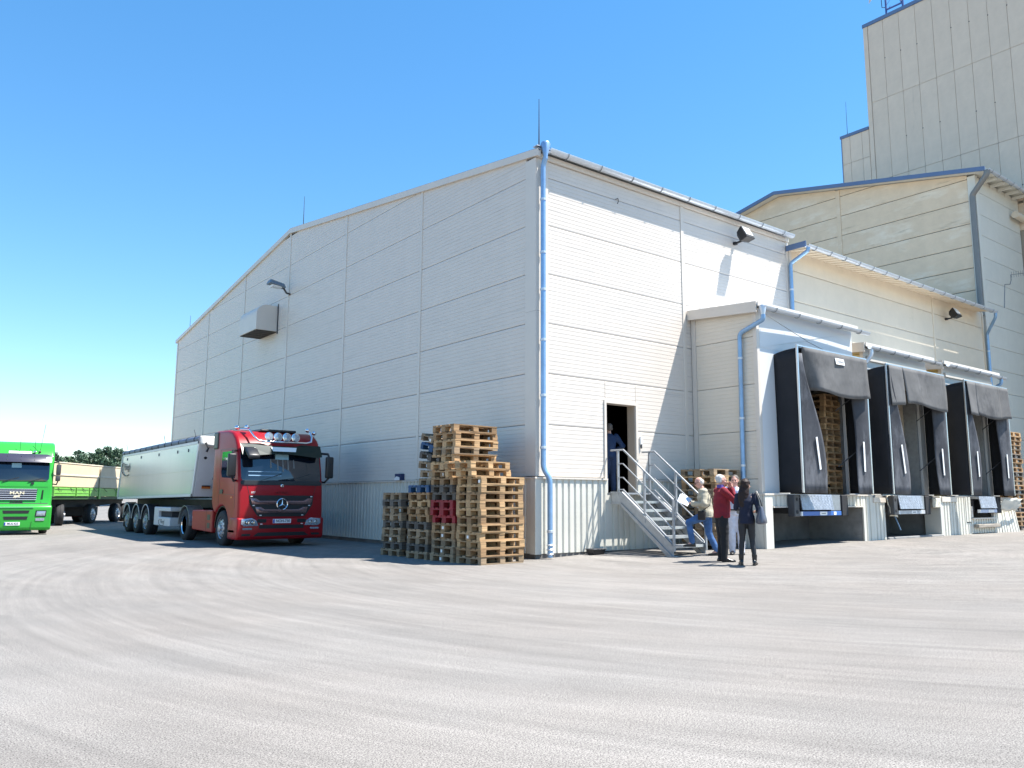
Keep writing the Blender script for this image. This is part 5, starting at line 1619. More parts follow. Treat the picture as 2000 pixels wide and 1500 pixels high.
maker_mark(TR, 20.55, 2.50, 1.0)
# running gear
MB().box(-3.35, -2.35, 11.9, 21.8, 1.0, 1.26).build('chassis', M_CHASSIS, TR)
MB().box(-3.9, -1.8, 16.3, 20.5, 0.42, 0.98).build('axle_group', M_CHASSIS, TR)
LK = MB().box(-4.09, -3.5, 15.55, 16.10, 0.37, 1.0).build('locker', M_TRWHITE, TR, bevel=0.02, seg=1)
MB().box(-4.09, -3.5, 14.12, 15.548, 0.37, 0.66).build('locker_tray', M_TRWHITE, LK, bevel=0.02, seg=1)
MB().box(-4.09, -3.55, 14.12, 15.548, 0.86, 1.0).build('locker_rail', M_TRWHITE, LK, bevel=0.02, seg=1)
MB().box(-4.0, -3.6, 14.2, 15.5, 0.665, 0.855).build('locker_inside', M_INT, LK)
text('side_lettering', 'Fliegl', 0.20, M_DKGREY, (-4.0915, 15.0, 0.51), FACE_MX, TR, ext=0.002, sx=1.3)
MB().tube([(-4.094, 15.0 + 0.46 * math.cos(R(a)), 0.50 + 0.13 * math.sin(R(a))) for a in (40, 10, -20, -50, -80, -110)], 0.010, 5).build('side_emblem', M_DKGREY, TR)
MB().box(-3.9, -3.8, 13.1, 13.22, 0.25, 1.0).build('landing_leg', M_CHASSIS, TR)
MB().box(-2.0, -1.9, 13.1, 13.22, 0.25, 1.0).build('landing_leg', M_CHASSIS, TR)
for y in (17.15, 18.55, 19.95):
    for s in (-1, 1):
        xx = XL + 0.17 if s < 0 else XR - 0.17
        wheel(TR, xx, y, 0.48, s, w=0.36)
        arc_guard(TR, 'mudguard', M_CHASSIS, xx - 0.2, xx + 0.2, y, 0.48, 0.60, 5, 175)
        arc_guard(TR, 'guard_edge', M_TRWHITE, xx + s * 0.2, xx + s * 0.215, y, 0.48, 0.605, 5, 175, th=0.03)
MB().prism([(20.55, 0.62), (20.70, 0.95), (20.45, 1.14), (20.30, 1.10), (20.52, 0.92), (20.40, 0.62)], 'x', XL, XL + 0.4).build('guard_end', mat('dusty_white_plastic', (0.45, 0.44, 0.42), 0.6), TR, bevel=0.03)
MB().box(XL + 0.02, XL + 0.42, 20.62, 20.64, 0.18, 0.70).build('mud_flap', M_RUBBER, TR)
MB().box(XL + 0.1, XR - 0.1, 21.5, 21.6, 0.45, 0.6).build('rear_bar', M_CHASSIS, TR)

# ------------------------------------------------ green truck, head on
gdir = Vector((math.cos(R(83.5)), math.sin(R(83.5)), 0))
GT = thing('cab_truck', 'bright green truck facing the viewer, cut by the left picture edge', 'truck', (-7.886 - 0.06 * gdir.y, 18.915 + 0.06 * gdir.x, 0.0), R(83.5 - 90))
GWD = 1.17
gp = [(0.05, 0.16), (-0.02, 0.30), (-0.03, 1.02), (0.02, 1.10), (0.02, 1.62), (0.06, 1.90), (0.22, 2.56), (0.30, 2.72), (0.36, 2.84), (0.70, 3.18), (1.10, 3.30), (1.9, 3.34), (2.0, 3.2), (2.05, 1.1), (1.95, 0.95)]
for k in range(9):
    a = R(40 + 140 * k / 8)
    gp.append((1.30 + 0.62 * math.cos(a), 0.47 + 0.62 * math.sin(a)))
gp += [(0.68, 0.16)]
yf_g = lambda z: interp([(0.16, 0.05), (0.30, -0.02), (1.02, -0.03), (1.10, 0.02), (1.62, 0.02), (1.90, 0.06), (2.56, 0.22), (2.72, 0.30), (2.84, 0.36), (3.18, 0.70), (3.4, 1.1)], z)
MB().prism(gp, 'x', -GWD, GWD).build('cab_body', M_GREEN, GT, bevel=0.10, seg=4, bev_angle=40, smooth=32)
face_plate(GT, 'windscreen', M_GLASS, rrect(-1.02, 1.02, 1.88, 2.58, 0.12), yf_g, 0.0, 0.012, bevel=0.005)
face_plate(GT, 'sun_visor', mat('smoked_visor', (0.045, 0.045, 0.07), 0.25), [(-1.08, 2.54), (1.08, 2.54), (1.05, 2.80), (0.9, 2.84), (-0.9, 2.84), (-1.05, 2.80)],
           lambda z: yf_g(z) - 0.06 - 0.25 * (2.84 - z), 0.0, 0.02, bevel=0.008)
for x in (-0.45, 0.02, 0.47):
    for z in (2.62, 2.75):
        MB().ball((x, yf_g(z) - 0.06 - 0.25 * (2.84 - z) - 0.02, z), 0.018, 8, 6).build('visor_stud', M_DKGREY, GT)
face_plate(GT, 'screen_paper', mat('pale_blue_paper', (0.30, 0.46, 0.50), 0.6), [(-0.28, 2.34), (0.05, 2.34), (0.05, 2.50), (-0.28, 2.50)], yf_g, 0.012, 0.015)
face_plate(GT, 'visor_marker', M_WHITEP, rrect(0.88, 1.00, 2.62, 2.74, 0.01, 2), lambda z: yf_g(z) - 0.06 - 0.25 * (2.84 - z), 0.02, 0.024)
for x in (-0.55, 0.32):
    face_plate(GT, 'wiper', M_BLACK, [(x, 1.86), (x + 0.02, 1.84), (x + 0.55, 1.99), (x + 0.54, 2.01)], yf_g, 0.012, 0.03)
face_plate(GT, 'wiper_base', M_BLACK, rrect(0.42, 0.52, 1.76, 1.84, 0.02), yf_g, 0.0, 0.03)
gg = face_plate(GT, 'grille', mat('blue_black_grille', (0.012, 0.014, 0.035), 0.4), [(-0.66, 1.60), (0.66, 1.60), (0.62, 1.21), (-0.62, 1.21)], yf_g, -0.01, 0.008)
M_SL2 = mat('pale_chrome', (0.62, 0.62, 0.72), 0.25, metal=0.7)
for z in (1.59, 1.52, 1.445, 1.37, 1.295, 1.225):
    face_plate(GT, 'grille_bar', M_SL2, [(-0.64, z - 0.011), (0.64, z - 0.011), (0.645, z + 0.011), (-0.645, z + 0.011)], yf_g, 0.008, 0.024)
text('nose_lettering', 'MAN', 0.13, M_CHROME, (-0.02, -0.010, 1.452), FACE_MY, GT, ext=0.006, sx=1.65, bold=0.004, spacing=1.1)
lion = [(-0.11, 0.0), (-0.09, 0.045), (-0.04, 0.05), (0.0, 0.04), (0.05, 0.07), (0.10, 0.075), (0.115, 0.045), (0.09, 0.03), (0.10, -0.01), (0.075, -0.035), (0.06, 0.0), (0.0, -0.005), (-0.03, -0.04), (-0.06, -0.04), (-0.05, 0.0), (-0.09, -0.04), (-0.12, -0.03)]
face_plate(GT, 'grille_emblem', M_CHROME, [(-0.02 + x, 1.315 + z) for x, z in lion], yf_g, 0.010, 0.032)
text('nose_lettering', 'BOSSER', 0.085, M_BLACK, (-0.02, 0.014, 1.15), FACE_MY, GT, ext=0.004, sx=1.35, bold=0.005, spacing=1.12)
for z in (1.66, 1.85):
    face_plate(GT, 'panel_gap', mat('dark_green_gap', (0.004, 0.03, 0.006), 0.5), [(-1.0, z), (1.0, z), (1.0, z + 0.012), (-1.0, z + 0.012)], yf_g, 0.0, 0.003)
face_plate(GT, 'panel_gap', M_BLACK, [(-1.05, 1.075), (1.05, 1.075), (1.05, 1.10), (-1.05, 1.10)], yf_g, -0.005, 0.004)
for s in (-1, 1):
    face_plate(GT, 'side_slot', mat('dark_green_gap', (0.004, 0.03, 0.006), 0.5), [(s * 0.79, 1.24), (s * 0.86, 1.24), (s * 0.87, 1.56), (s * 0.82, 1.56)][::s], yf_g, 0.0, 0.006)
    face_plate(GT, 'panel_gap', M_BLACK, [(s * 0.80, 1.10), (s * 0.812, 1.10), (s * 0.812, 1.86), (s * 0.80, 1.86)][::s], yf_g, 0.0, 0.003)
gb = MB().prism([(-0.09, 0.22), (-0.10, 0.96), (-0.02, 1.04), (0.5, 1.03), (0.62, 0.8), (0.62, 0.16), (0.0, 0.16)], 'x', -GWD - 0.03, GWD + 0.03).build('bumper', M_GREEN, GT, bevel=0.07, seg=4, smooth=32)
yb_g = lambda z: -0.098
for z0, z1, w in ((0.74, 0.85, 0.42), (0.53, 0.64, 0.38)):
    face_plate(GT, 'air_slot', M_BLACK, [(-w, z0), (w, z0), (w + 0.03, z1), (-w - 0.03, z1)], yb_g, -0.02, 0.004)
face_plate(GT, 'bumper_strip', mat('pale_green_strip', (0.16, 0.50, 0.22), 0.3), rrect(-0.58, 0.58, 0.945, 0.985, 0.01), yb_g, 0.0, 0.02)
for s in (-1, 1):
    hl = face_plate(GT, 'headlight', M_HEAD, [(s * 0.68, 0.66), (s * 0.98, 0.66), (s * 1.0, 0.82), (s * 0.70, 0.82)][::s], yb_g, 0.0, 0.014, bevel=0.01)
    face_plate(GT, 'headlight_rim', M_BLACK, [(s * 0.64, 0.63), (s * 1.01, 0.63), (s * 1.03, 0.85), (s * 0.66, 0.85)][::s], yb_g, 0.0, 0.006)
    face_plate(GT, 'fog_lamp', M_HEAD, rrect(s * 0.82 - 0.15, s * 0.82 + 0.15, 0.49, 0.58, 0.02), yb_g, 0.0, 0.012)
    face_plate(GT, 'panel_gap', M_BLACK, [(s * 0.50, 0.2), (s * 0.512, 0.2), (s * 0.55, 0.46), (s * 0.538, 0.46)][::s], yb_g, 0.0, 0.004)
    side_plate(GT, 'side_window', M_GLASS, [(0.36, 1.9), (1.4, 1.95), (1.4, 2.6), (0.55, 2.6)], s * GWD, 0.006)
    mx = s * (GWD + 0.16)
    MB().tube([(s * GWD, 0.3, 2.56), (mx - s * 0.02, 0.05, 2.58), (mx, 0.02, 2.44)], 0.022, 7).build('mirror_arm', M_BLACK, GT, smooth=True)
    MB().tube([(s * GWD, 0.3, 1.78), (mx - s * 0.04, 0.05, 1.76), (mx, 0.02, 1.88)], 0.022, 7).build('mirror_arm', M_BLACK, GT, smooth=True)
    MB().box(mx - 0.085, mx + 0.085, 0.0, 0.12, 2.10, 2.48).build('mirror_housing', M_DKGREY, GT, bevel=0.03, seg=2, smooth=35)
    MB().box(mx - 0.09, mx + 0.08, 0.0, 0.12, 1.88, 2.07).build('mirror_housing', M_DKGREY, GT, bevel=0.03, seg=2, smooth=35)
    wheel(GT, s * 0.98, 1.30, 0.48, s, w=0.30)
    wheel(GT, s * 0.98, 4.9, 0.48, s, w=0.32, dual=True)
GT.scale = (0.90, 1, 1)
number_plate(GT, 'MUS-425', -0.10, -0.098, 0.39)
face_plate(GT, 'roof_board', M_WHITEP, [(-0.42, 2.86), (0.36, 2.86), (0.36, 2.94), (-0.42, 2.94)], yf_g, 0.0, 0.02)
MB().ball((0.46, 0.36, 2.92), (0.06, 0.08, 0.05)).build('roof_horn', M_CHROME, GT, smooth=True)
MB().lathe([(0.02, 0), (0.05, 0.06), (0.02, 0.09)], (0.64, 0.4, 2.88), (0, 0, 1), 10).build('beacon', M_DKGREY, GT)
for x, dx, h in ((-0.05, 0.0, 0.45), (0.46, 0.0, 0.45), (0.64, 0.12, 1.0)):
    MB().tube([(x, 0.42, 2.92), (x + dx, 0.44, 2.92 + h)], 0.008, 5).build('whip_aerial', M_BLACK, GT)
MB().box(-0.45, 0.45, 1.0, 6.2, 0.6, 0.9).build('chassis', M_CHASSIS, GT)
MB().box(-0.9, 0.9, 0.1, 2.0, 0.28, 0.6).build('engine_bay', M_CHASSIS, GT)
MB().box(-1.1, 1.1, 2.3, 6.2, 0.95, 1.5).build('load_bed', M_GREEN, GT, bevel=0.02)

# ------------------------------------------------ green and cream drawbar trailer behind
az = R(56)
GTR = thing('drawbar_trailer', 'green drop-side trailer with cream tarpaulin walls, standing between the two trucks', 'trailer', (-5.092, 27.989, 0.0), az)
M_LGREEN = mat('pale_green_paint', (0.17, 0.46, 0.07), 0.45, var=0.12)
M_CREAMT = mat('cream_tarpaulin', (0.66, 0.53, 0.37), 0.6, var=0.08, vscale=1.5)
M_CREAML = mat('pale_cream_edge', (0.70, 0.60, 0.46), 0.6)
U0, U1, WD = -1.0, 8.6, 2.4
MB().box(U0, U1, 0.05, WD, 1.76, 2.84).build('tarpaulin', M_CREAMT, GTR, bevel=0.03)
MB().box(U0 - 0.01, U1 + 0.01, 0.03, WD + 0.02, 2.842, 2.90).build('tarp_edge', M_CREAML, GTR, bevel=0.015)
MB().box(U0, U1, 0.02, 0.045, 2.28, 2.36).build('tarp_fold', M_CREAML, GTR, bevel=0.008, seg=1)
MB().box(3.62, 3.70, 0.015, 0.045, 1.76, 2.70).build('tarp_post', mat('tan_post', (0.30, 0.24, 0.15), 0.7), GTR)
MB().box(U0 - 0.03, U0 - 0.002, 0.1, WD - 0.1, 1.3, 2.8).build('end_board', mat('shade_brown_board', (0.17, 0.12, 0.07), 0.8, var=0.2), GTR)  # end wall in shade: the shade is painted in as brown
for k, (a, b) in enumerate(((U0, 1.1), (1.16, 2.5), (2.56, 3.55), (3.78, 5.6), (5.66, 7.1), (7.16, U1))):
    sp = MB().box(a, b, 0.0, 0.05, 1.34, 1.74).build('side_board', M_LGREEN, GTR)
    MB().box(a + 0.04, b - 0.04, -0.02, -0.001, 1.36, 1.42).build('board_rail', M_LGREEN, sp)
    MB().box(a + 0.04, b - 0.04, -0.02, -0.001, 1.48, 1.53).build('board_rail', M_LGREEN, sp)
    MB().box(a + 0.04, b - 0.04, -0.02, -0.001, 1.66, 1.72).build('board_rail', M_LGREEN, sp)
    MB().box(a, a + 0.04, -0.03, -0.001, 1.34, 1.76).build('board_post', M_LGREEN, sp)
MB().box(3.56, 3.77, -0.03, 0.05, 1.22, 1.76).build('post', M_LGREEN, GTR)
MB().box(U0, U1, 0.03, WD, 1.20, 1.33).build('bed_frame', mat('dark_green_frame', (0.03, 0.08, 0.02), 0.6), GTR)
for k in range(7):
    MB().beam((U0 + 0.3 + k * 1.2, -0.035, 1.74), (U0 + 0.7 + k * 1.2, -0.035, 1.56), 0.012, 0.012).build('rope', M_DKGREY, GTR)
MB().box(-0.6, 8.0, 0.6, 1.8, 0.82, 1.2).build('chassis', M_CHASSIS, GTR)
for u, trn in ((0.25, 28), (3.35, 0), (6.3, 0), (7.5, 0)):
    for y, s in ((0.26, -1), (WD - 0.26, 1)):
        w_ = wheel(GTR, u, y, 0.48, 1 if s > 0 else -1, w=0.34)
        w_.rotation_euler = (0, 0, R(90 + trn))
MB().box(3.0, 4.2, 0.25, 2.1, 0.4, 0.82).build('tool_box', M_CHASSIS, GTR)
MB().tube([(4.0, 0.1, 0.86), (5.2, 0.1, 0.90)], 0.03, 6).build('air_tank_pipe', M_STEEL, GTR)

# ------------------------------------------------ red car glimpsed under the trailer
RC = thing('parked_car', 'small red vehicle glimpsed under the green trailer bed', 'car', tuple(Vector((CAM_POS.x, CAM_POS.y, 0)) + Vector((_fw.x * F_PX + _rt.x * -852 + _up.x * -215, _fw.y * F_PX + _rt.y * -852 + _up.y * -215, 0)).normalized() * 47.5), R(-6))
cp = [(0.0, 0.30), (0.0, 0.75), (0.10, 0.95), (0.9, 1.02), (1.5, 1.48), (2.9, 1.50), (3.6, 1.05), (3.85, 0.9), (3.85, 0.3)]
MB().prism(cp, 'x', -0.86, 0.86).build('body', car_paint('red_car_paint', (0.42, 0.02, 0.02)), RC, bevel=0.07, seg=3, smooth=32)
yc_ = lambda z: 0.0
for s in (-1, 1):
    face_plate(RC, 'headlight', M_HEAD, rrect(s * 0.62 - 0.16, s * 0.62 + 0.16, 0.66, 0.78, 0.04), yc_, -0.02, 0.02)
    for y in (0.75, 3.1):
        wheel(RC, s * 0.76, y, 0.31, s, r=0.31, w=0.2)
face_plate(RC, 'grille', M_BLACK, rrect(-0.35, 0.35, 0.62, 0.74, 0.03), yc_, -0.02, 0.012)
face_plate(RC, 'bumper', M_BLACK, rrect(-0.8, 0.8, 0.32, 0.46, 0.05), yc_, -0.02, 0.04)
face_plate(RC, 'windscreen', M_GLASS, [(-0.7, 1.06), (0.7, 1.06), (0.62, 1.40), (-0.62, 1.40)], lambda z: 0.9 + (z - 1.02) * 1.3, 0.0, 0.02)

# ---------------------------------------------------------------- far trees
M_LEAF = [mat('tree_leaves', (0.075, 0.13, 0.06), 0.7, var=0.35, vscale=0.9), mat('tree_leaves_dark', (0.05, 0.10, 0.055), 0.7, var=0.35, vscale=0.9)]
M_BARK = mat('bark', (0.09, 0.07, 0.05), 0.9)


def px_dir(x, y=970):
    d = _fw * F_PX + _rt * (x - 1000) - _up * (y - 750)
    d = Vector((d.x, d.y, 0))
    return d / d.length


def far_tree(px, dist, h, wd, seed, label, dark):
    r = random.Random(seed)
    p = Vector((CAM_POS.x, CAM_POS.y, 0)) + px_dir(px) * dist
    T = thing('broadleaf_tree', label, 'tree', (p.x, p.y, -1.0), group='far trees behind the trailers')
    tr = MB().tube([(0, 0, 0), (0.1, 0, h * 0.4), (0.05, 0.1, h * 0.75), (0, 0, h * 0.95)], [0.22, 0.16, 0.09, 0.03], 7)
    tr.build('trunk', M_BARK, T)
    for k in range(6):
        a = r.uniform(0, 6.28)
        z = h * r.uniform(0.3, 0.7)
        MB().tube([(0.05, 0, z), (math.cos(a) * wd * 0.3, math.sin(a) * wd * 0.3, z + h * 0.10), (math.cos(a) * wd * 0.45, math.sin(a) * wd * 0.45, z + h * 0.2)], [0.07, 0.045, 0.02], 5).build('limb', M_BARK, T)
    cl = []
    for k in range(40):
        z = r.uniform(0.18, 1.0)
        rad = wd * 0.5 * math.sin(PI * min(0.95, (z - 0.10) / 0.95)) ** 0.6
        a = r.uniform(0, 6.28)
        q = math.sqrt(r.random()) * rad
        cl.append((q * math.cos(a), q * math.sin(a), z * h - 0.3, r.uniform(0.6, 1.0) * wd * 0.24))
    mb = MB()
    for cx, cy, cz, cr in cl:
        for k in range(60):
            d = Vector((r.gauss(0, 1), r.gauss(0, 1), r.gauss(0, 0.9)))
            d = d.normalized() * cr * r.uniform(0.4, 1.1)
            c = Vector((cx, cy, cz)) + d
            n = Vector((r.gauss(0, 1), r.gauss(0, 1), r.gauss(0.3, 1))).normalized()
            t = n.orthogonal().normalized()
            b = n.cross(t)
            s = r.uniform(0.16, 0.34)
            mb.add([c + t * s, c + b * s * 0.6, c - t * s, c - b * s * 0.6], [(0, 1, 2, 3)])
    mb.build('crown', M_LEAF[dark], T)


tree_spec = [(104, 200, 11.6, 3.4, 'dark tree beside the green truck mirror', 1), (121, 205, 12.0, 3.0, 'narrow tree with a gap beside it, second from the green truck', 0),
             (137, 215, 11.2, 4.6, 'low rounded tree over the left of the cream trailer', 0), (150, 212, 13.2, 3.6, 'round tree over the middle of the cream trailer', 1),
             (163, 220, 12.6, 4.0, 'broad tree over the trailer post', 0), (176, 214, 12.2, 3.8, 'bushy tree right of the trailer post', 1),
             (190, 216, 13.6, 3.4, 'second tallest tree of the far row', 0), (203, 210, 14.0, 3.4, 'tallest pointed tree of the far row', 1),
             (214, 215, 13.0, 3.6, 'tree left of the silver trailer edge', 0), (226, 212, 13.4, 3.8, 'dark tree half behind the silver trailer', 1),
             (240, 216, 12.8, 4.0, 'tree mostly hidden by the silver trailer', 0)]
for k, (px, d, h, w_, lb, dk) in enumerate(tree_spec):
    far_tree(px, d, h, w_, 100 + k, lb, dk)
# ---------------------------------------------------------------- people
M_SKIN = mat('skin', (0.52, 0.30, 0.21), 0.55, var=0.08, vscale=14)
M_SKINP = mat('pink_skin', (0.56, 0.30, 0.23), 0.55, var=0.08, vscale=14)


def solid(name, mb, m, parent, voxel, smooth=3, wrinkle=0.0, wscale=9.0):
    """Union of overlapping closed shapes as one continuous surface."""
    off = OFF.get(parent.name, Vector((0, 0, 0)))
    me = mb.data(name + '_raw', m, off=off)
    t = bpy.data.objects.new(name + '_raw', me)
    rm = t.modifiers.new('remesh', 'REMESH')
    rm.mode = 'VOXEL'
    rm.voxel_size = voxel
    if smooth:
        sm = t.modifiers.new('smooth', 'SMOOTH')
        sm.factor = 0.5
        sm.iterations = smooth
    me2 = evaluated_mesh(t)
    bpy.data.objects.remove(t)
    bpy.data.meshes.remove(me)
    me2.name = name
    if wrinkle:
        pn = [(v.co.copy(), v.normal.copy()) for v in me2.vertices]
        flat = []
        for p, nn in pn:
            n1 = noise.noise(Vector((p.x * wscale, p.y * wscale, p.z * wscale * 0.75)))
            n2 = noise.noise(Vector((p.x * 3 + p.z * 14, p.y * 3 - p.z * 9, p.z * 6)))
            flat += list(p + nn * (n1 + 0.8 * n2) * wrinkle * 1.5)
        me2.vertices.foreach_set('co', flat)
    me2.materials.clear()
    me2.materials.append(m)
    me2.shade_smooth()
    o = bpy.data.objects.new(name, me2)
    COL.objects.link(o)
    o.parent = parent
    OFF[o.name] = off
    return o


class Fig:
    def __init__(self, label, base, F, h, group='people at the loading dock'):
        self.base = Vector(base)
        self.F = Vector((F[0], F[1], 0)).normalized()
        self.L = Vector((-self.F.y, self.F.x, 0))
        self.s = h / 1.75
        self.root = thing('person', label, 'person', base, 0, group, world_geo=True)

    def W(self, p):
        return self.base + (self.F * p[0] + self.L * p[1] + Vector((0, 0, 1)) * p[2]) * self.s

    def D(self, d):
        return (self.F * d[0] + self.L * d[1] + Vector((0, 0, 1)) * d[2]).normalized()

    def rings(self, mb, rs, n=18):
        """rs: (f, l, z, half width, half depth)"""
        out = []
        for f, l, z, hw, hd in rs:
            c = self.W((f, l, z))
            out.append([c + (self.L * math.cos(2 * PI * j / n) * hw + self.F * math.sin(2 * PI * j / n) * hd) * self.s for j in range(n)])
        mb.loft(out)

    def limb(self, mb, pts, rs, n=12):
        P = [self.W(p) for p in pts]
        R_ = [r * self.s for r in rs]
        mb.tube(P, R_, n)
        for p, r in zip(P, R_):
            mb.ball(p, r * 0.99, 12, 8)

    def hand(self, mb, wrist, d, nrm, side=1, curl=0.5):
        """palm, four unequal bent fingers, thumb from the side of the palm."""
        s = self.s
        w = self.W(wrist)
        d = self.D(d)
        n = self.D(nrm)
        n = (n - d * n.dot(d)).normalized()
        t = d.cross(n) * side
        M3 = Matrix((t, d, n)).transposed()
        mb.ball(w + d * 0.045 * s, (0.040 * s, 0.055 * s, 0.018 * s), 12, 8, rot=M3)
        for k, (o, ln) in enumerate(((0.028, 0.072), (0.010, 0.082), (-0.009, 0.075), (-0.027, 0.058))):
            a = w + d * 0.085 * s + t * o * s
            b = a + (d * (1 - 0.3 * curl) - n * 0.6 * curl).normalized() * ln * 0.55 * s
            c = b + (d * (1 - 1.1 * curl) - n * 1.2 * curl).normalized() * ln * 0.5 * s
            mb.tube([a - d * 0.02 * s, a, b, c], [0.0105 * s, 0.0100 * s, 0.0095 * s, 0.0085 * s], 7)
            mb.ball(c, 0.0088 * s, 8, 6)
        a = w + d * 0.03 * s + t * 0.032 * s
        b = a + (t * 0.8 + d * 0.55 - n * 0.3).normalized() * 0.040 * s
        c = b + (t * 0.15 + d * 0.95 - n * 0.5 * curl).normalized() * 0.034 * s
        mb.tube([a - t * 0.015 * s, a, b, c], [0.014 * s, 0.0125 * s, 0.011 * s, 0.0095 * s], 7)
        mb.ball(c, 0.0098 * s, 8, 6)

    def head(self, mb, c, pitch=0.0, yaw=0.0, fem=False):
        """skull, jaw, nose, ears; c = centre of the skull (local)."""
        s = self.s
        fw = (self.F * math.cos(yaw) + self.L * math.sin(yaw))
        lf = (self.L * math.cos(yaw) - self.F * math.sin(yaw))
        up = Vector((0, 0, 1))
        f2 = fw * math.cos(pitch) - up * math.sin(pitch)
        u2 = up * math.cos(pitch) + fw * math.sin(pitch)
        C = self.W(c)
        M3 = Matrix((lf, f2, u2)).transposed()
        self.HM, self.HC = M3, C

        def H(l, f, u):
            return C + (lf * l + f2 * f + u2 * u) * s
        self.H = H
        mb.ball(H(0, -0.012, 0.015), (0.076 * s, 0.096 * s, 0.100 * s), 18, 12, rot=M3)
        mb.ball(H(0, 0.022, -0.045), (0.060 * s, 0.068 * s, 0.078 * s), 16, 10, rot=M3)
        mb.ball(H(0, 0.050, -0.098), (0.030 * s, 0.030 * s, 0.026 * s), 10, 8, rot=M3)
        mb.ball(H(0, 0.072, 0.028), (0.050 * s, 0.020 * s, 0.016 * s), 10, 8, rot=M3)          # brow
        mb.tube([H(0, 0.082, 0.015), H(0, 0.100, -0.018), H(0, 0.106, -0.034)], [0.011 * s, 0.014 * s, 0.016 * s], 8)
        mb.ball(H(0, 0.100, -0.036), (0.018 * s, 0.014 * s, 0.011 * s), 8, 6, rot=M3)
        mb.ball(H(0, 0.080, -0.066), (0.026 * s, 0.012 * s, 0.008 * s), 8, 6, rot=M3)           # lips
        mb.ball(H(0, 0.078, -0.078), (0.022 * s, 0.012 * s, 0.008 * s), 8, 6, rot=M3)
        for q in (-1, 1):
            mb.ball(H(q * 0.046, 0.058, -0.030), (0.024 * s, 0.024 * s, 0.022 * s), 8, 6, rot=M3)   # cheeks
            mb.ball(H(q * 0.078, -0.010, -0.008), (0.010 * s, 0.022 * s, 0.034 * s), 8, 8, rot=M3)  # ears

    def eyes(self, body, brows=None):
        s = self.s
        for q in (-1, 1):
            MB().ball(self.H(q * 0.031, 0.081, 0.006), (0.012 * s, 0.006 * s, 0.007 * s), 8, 6, rot=self.HM).build('eye', mat('dark_eye', (0.03, 0.025, 0.02), 0.2), body, smooth=True)
        MB().ball(self.H(0, 0.0885, -0.072), (0.024 * s, 0.005 * s, 0.003 * s), 8, 6, rot=self.HM).build('mouth', mat('lip', (0.32, 0.10, 0.09), 0.5), body, smooth=True)

    def glasses(self, body):
        s = self.s
        mb = MB()
        H = self.H
        pts = [H(-0.082, -0.01, 0.014), H(-0.070, 0.080, 0.012)]
        mb.tube(pts, 0.0035 * s, 5)
        mb.tube([H(0.082, -0.01, 0.014), H(0.070, 0.080, 0.012)], 0.0035 * s, 5)
        for q in (-1, 1):
            ring = [H(q * 0.034 + 0.030 * math.cos(a), 0.094 - 0.25 * abs(q * 0.034 + 0.030 * math.cos(a)) * 0.6, 0.004 + 0.021 * math.sin(a)) for a in [2 * PI * k / 12 for k in range(13)]]
            mb.tube(ring, 0.0042 * s, 5)
        mb.tube([H(-0.008, 0.098, 0.008), H(0.008, 0.098, 0.008)], 0.0035 * s, 5)
        mb.build('glasses', M_BLACK, body)

    def shoes(self, feet, m, heel=0.0, boot=0.0, ln=0.27):
        for (f, l, z, a) in feet:
            d = self.D((math.cos(a), math.sin(a), 0))
            t = Vector((-d.y, d.x, 0))
            c = self.W((f, l, z))
            s = self.s
            rs = []
            for (q, hw, hz) in ((-0.075, 0.028, 0.055), (-0.055, 0.038, 0.085), (0.0, 0.040, 0.092), (0.06, 0.042, 0.070), (0.12, 0.047, 0.052), (0.17, 0.042, 0.042), (0.195, 0.022, 0.028)):
                ring = []
                lift = heel * max(0, 1 - (q + 0.075) / 0.17)
                for j in range(12):
                    b = 2 * PI * j / 12
                    zz = lift + 0.004 + hz * 0.5 * (1 + math.sin(b))
                    ring.append(c + (d * q * ln / 0.27 + t * math.cos(b) * hw) * s + Vector((0, 0, zz * s)))
                rs.append(ring)
            mb = MB().loft(rs)
            if boot:
                mb.tube([c + Vector((0, 0, 0.06 + heel)) * s, c + Vector((0, 0, boot)) * s], [0.046 * s, 0.056 * s], 12)
            if heel:
                mb.obox(c + d * (-0.055) * s + Vector((0, 0, heel * 0.6)) * s, (0.05 * s, 0.06 * s, heel * 1.2 * s), Matrix((d, t, Vector((0, 0, 1)))).transposed())
            o = mb.build('shoe', m, self.root, smooth=55)
            sole = MB().loft([[c + (d * q * ln / 0.27 + t * hw * x) * s + Vector((0, 0, zz + (heel * max(0, 1 - (q + 0.075) / 0.17) if zz > 0 else 0))) for q, hw, x in
                               ((-0.078, 0.03, 1), (-0.078, 0.03, -1), (0.06, 0.045, -1), (0.13, 0.049, -1), (0.195, 0.02, -1), (0.195, 0.02, 1), (0.13, 0.049, 1), (0.06, 0.045, 1))] for zz in (0.0, 0.018)])
            if not heel:
                sole.build('sole', M_RUBBER, o)


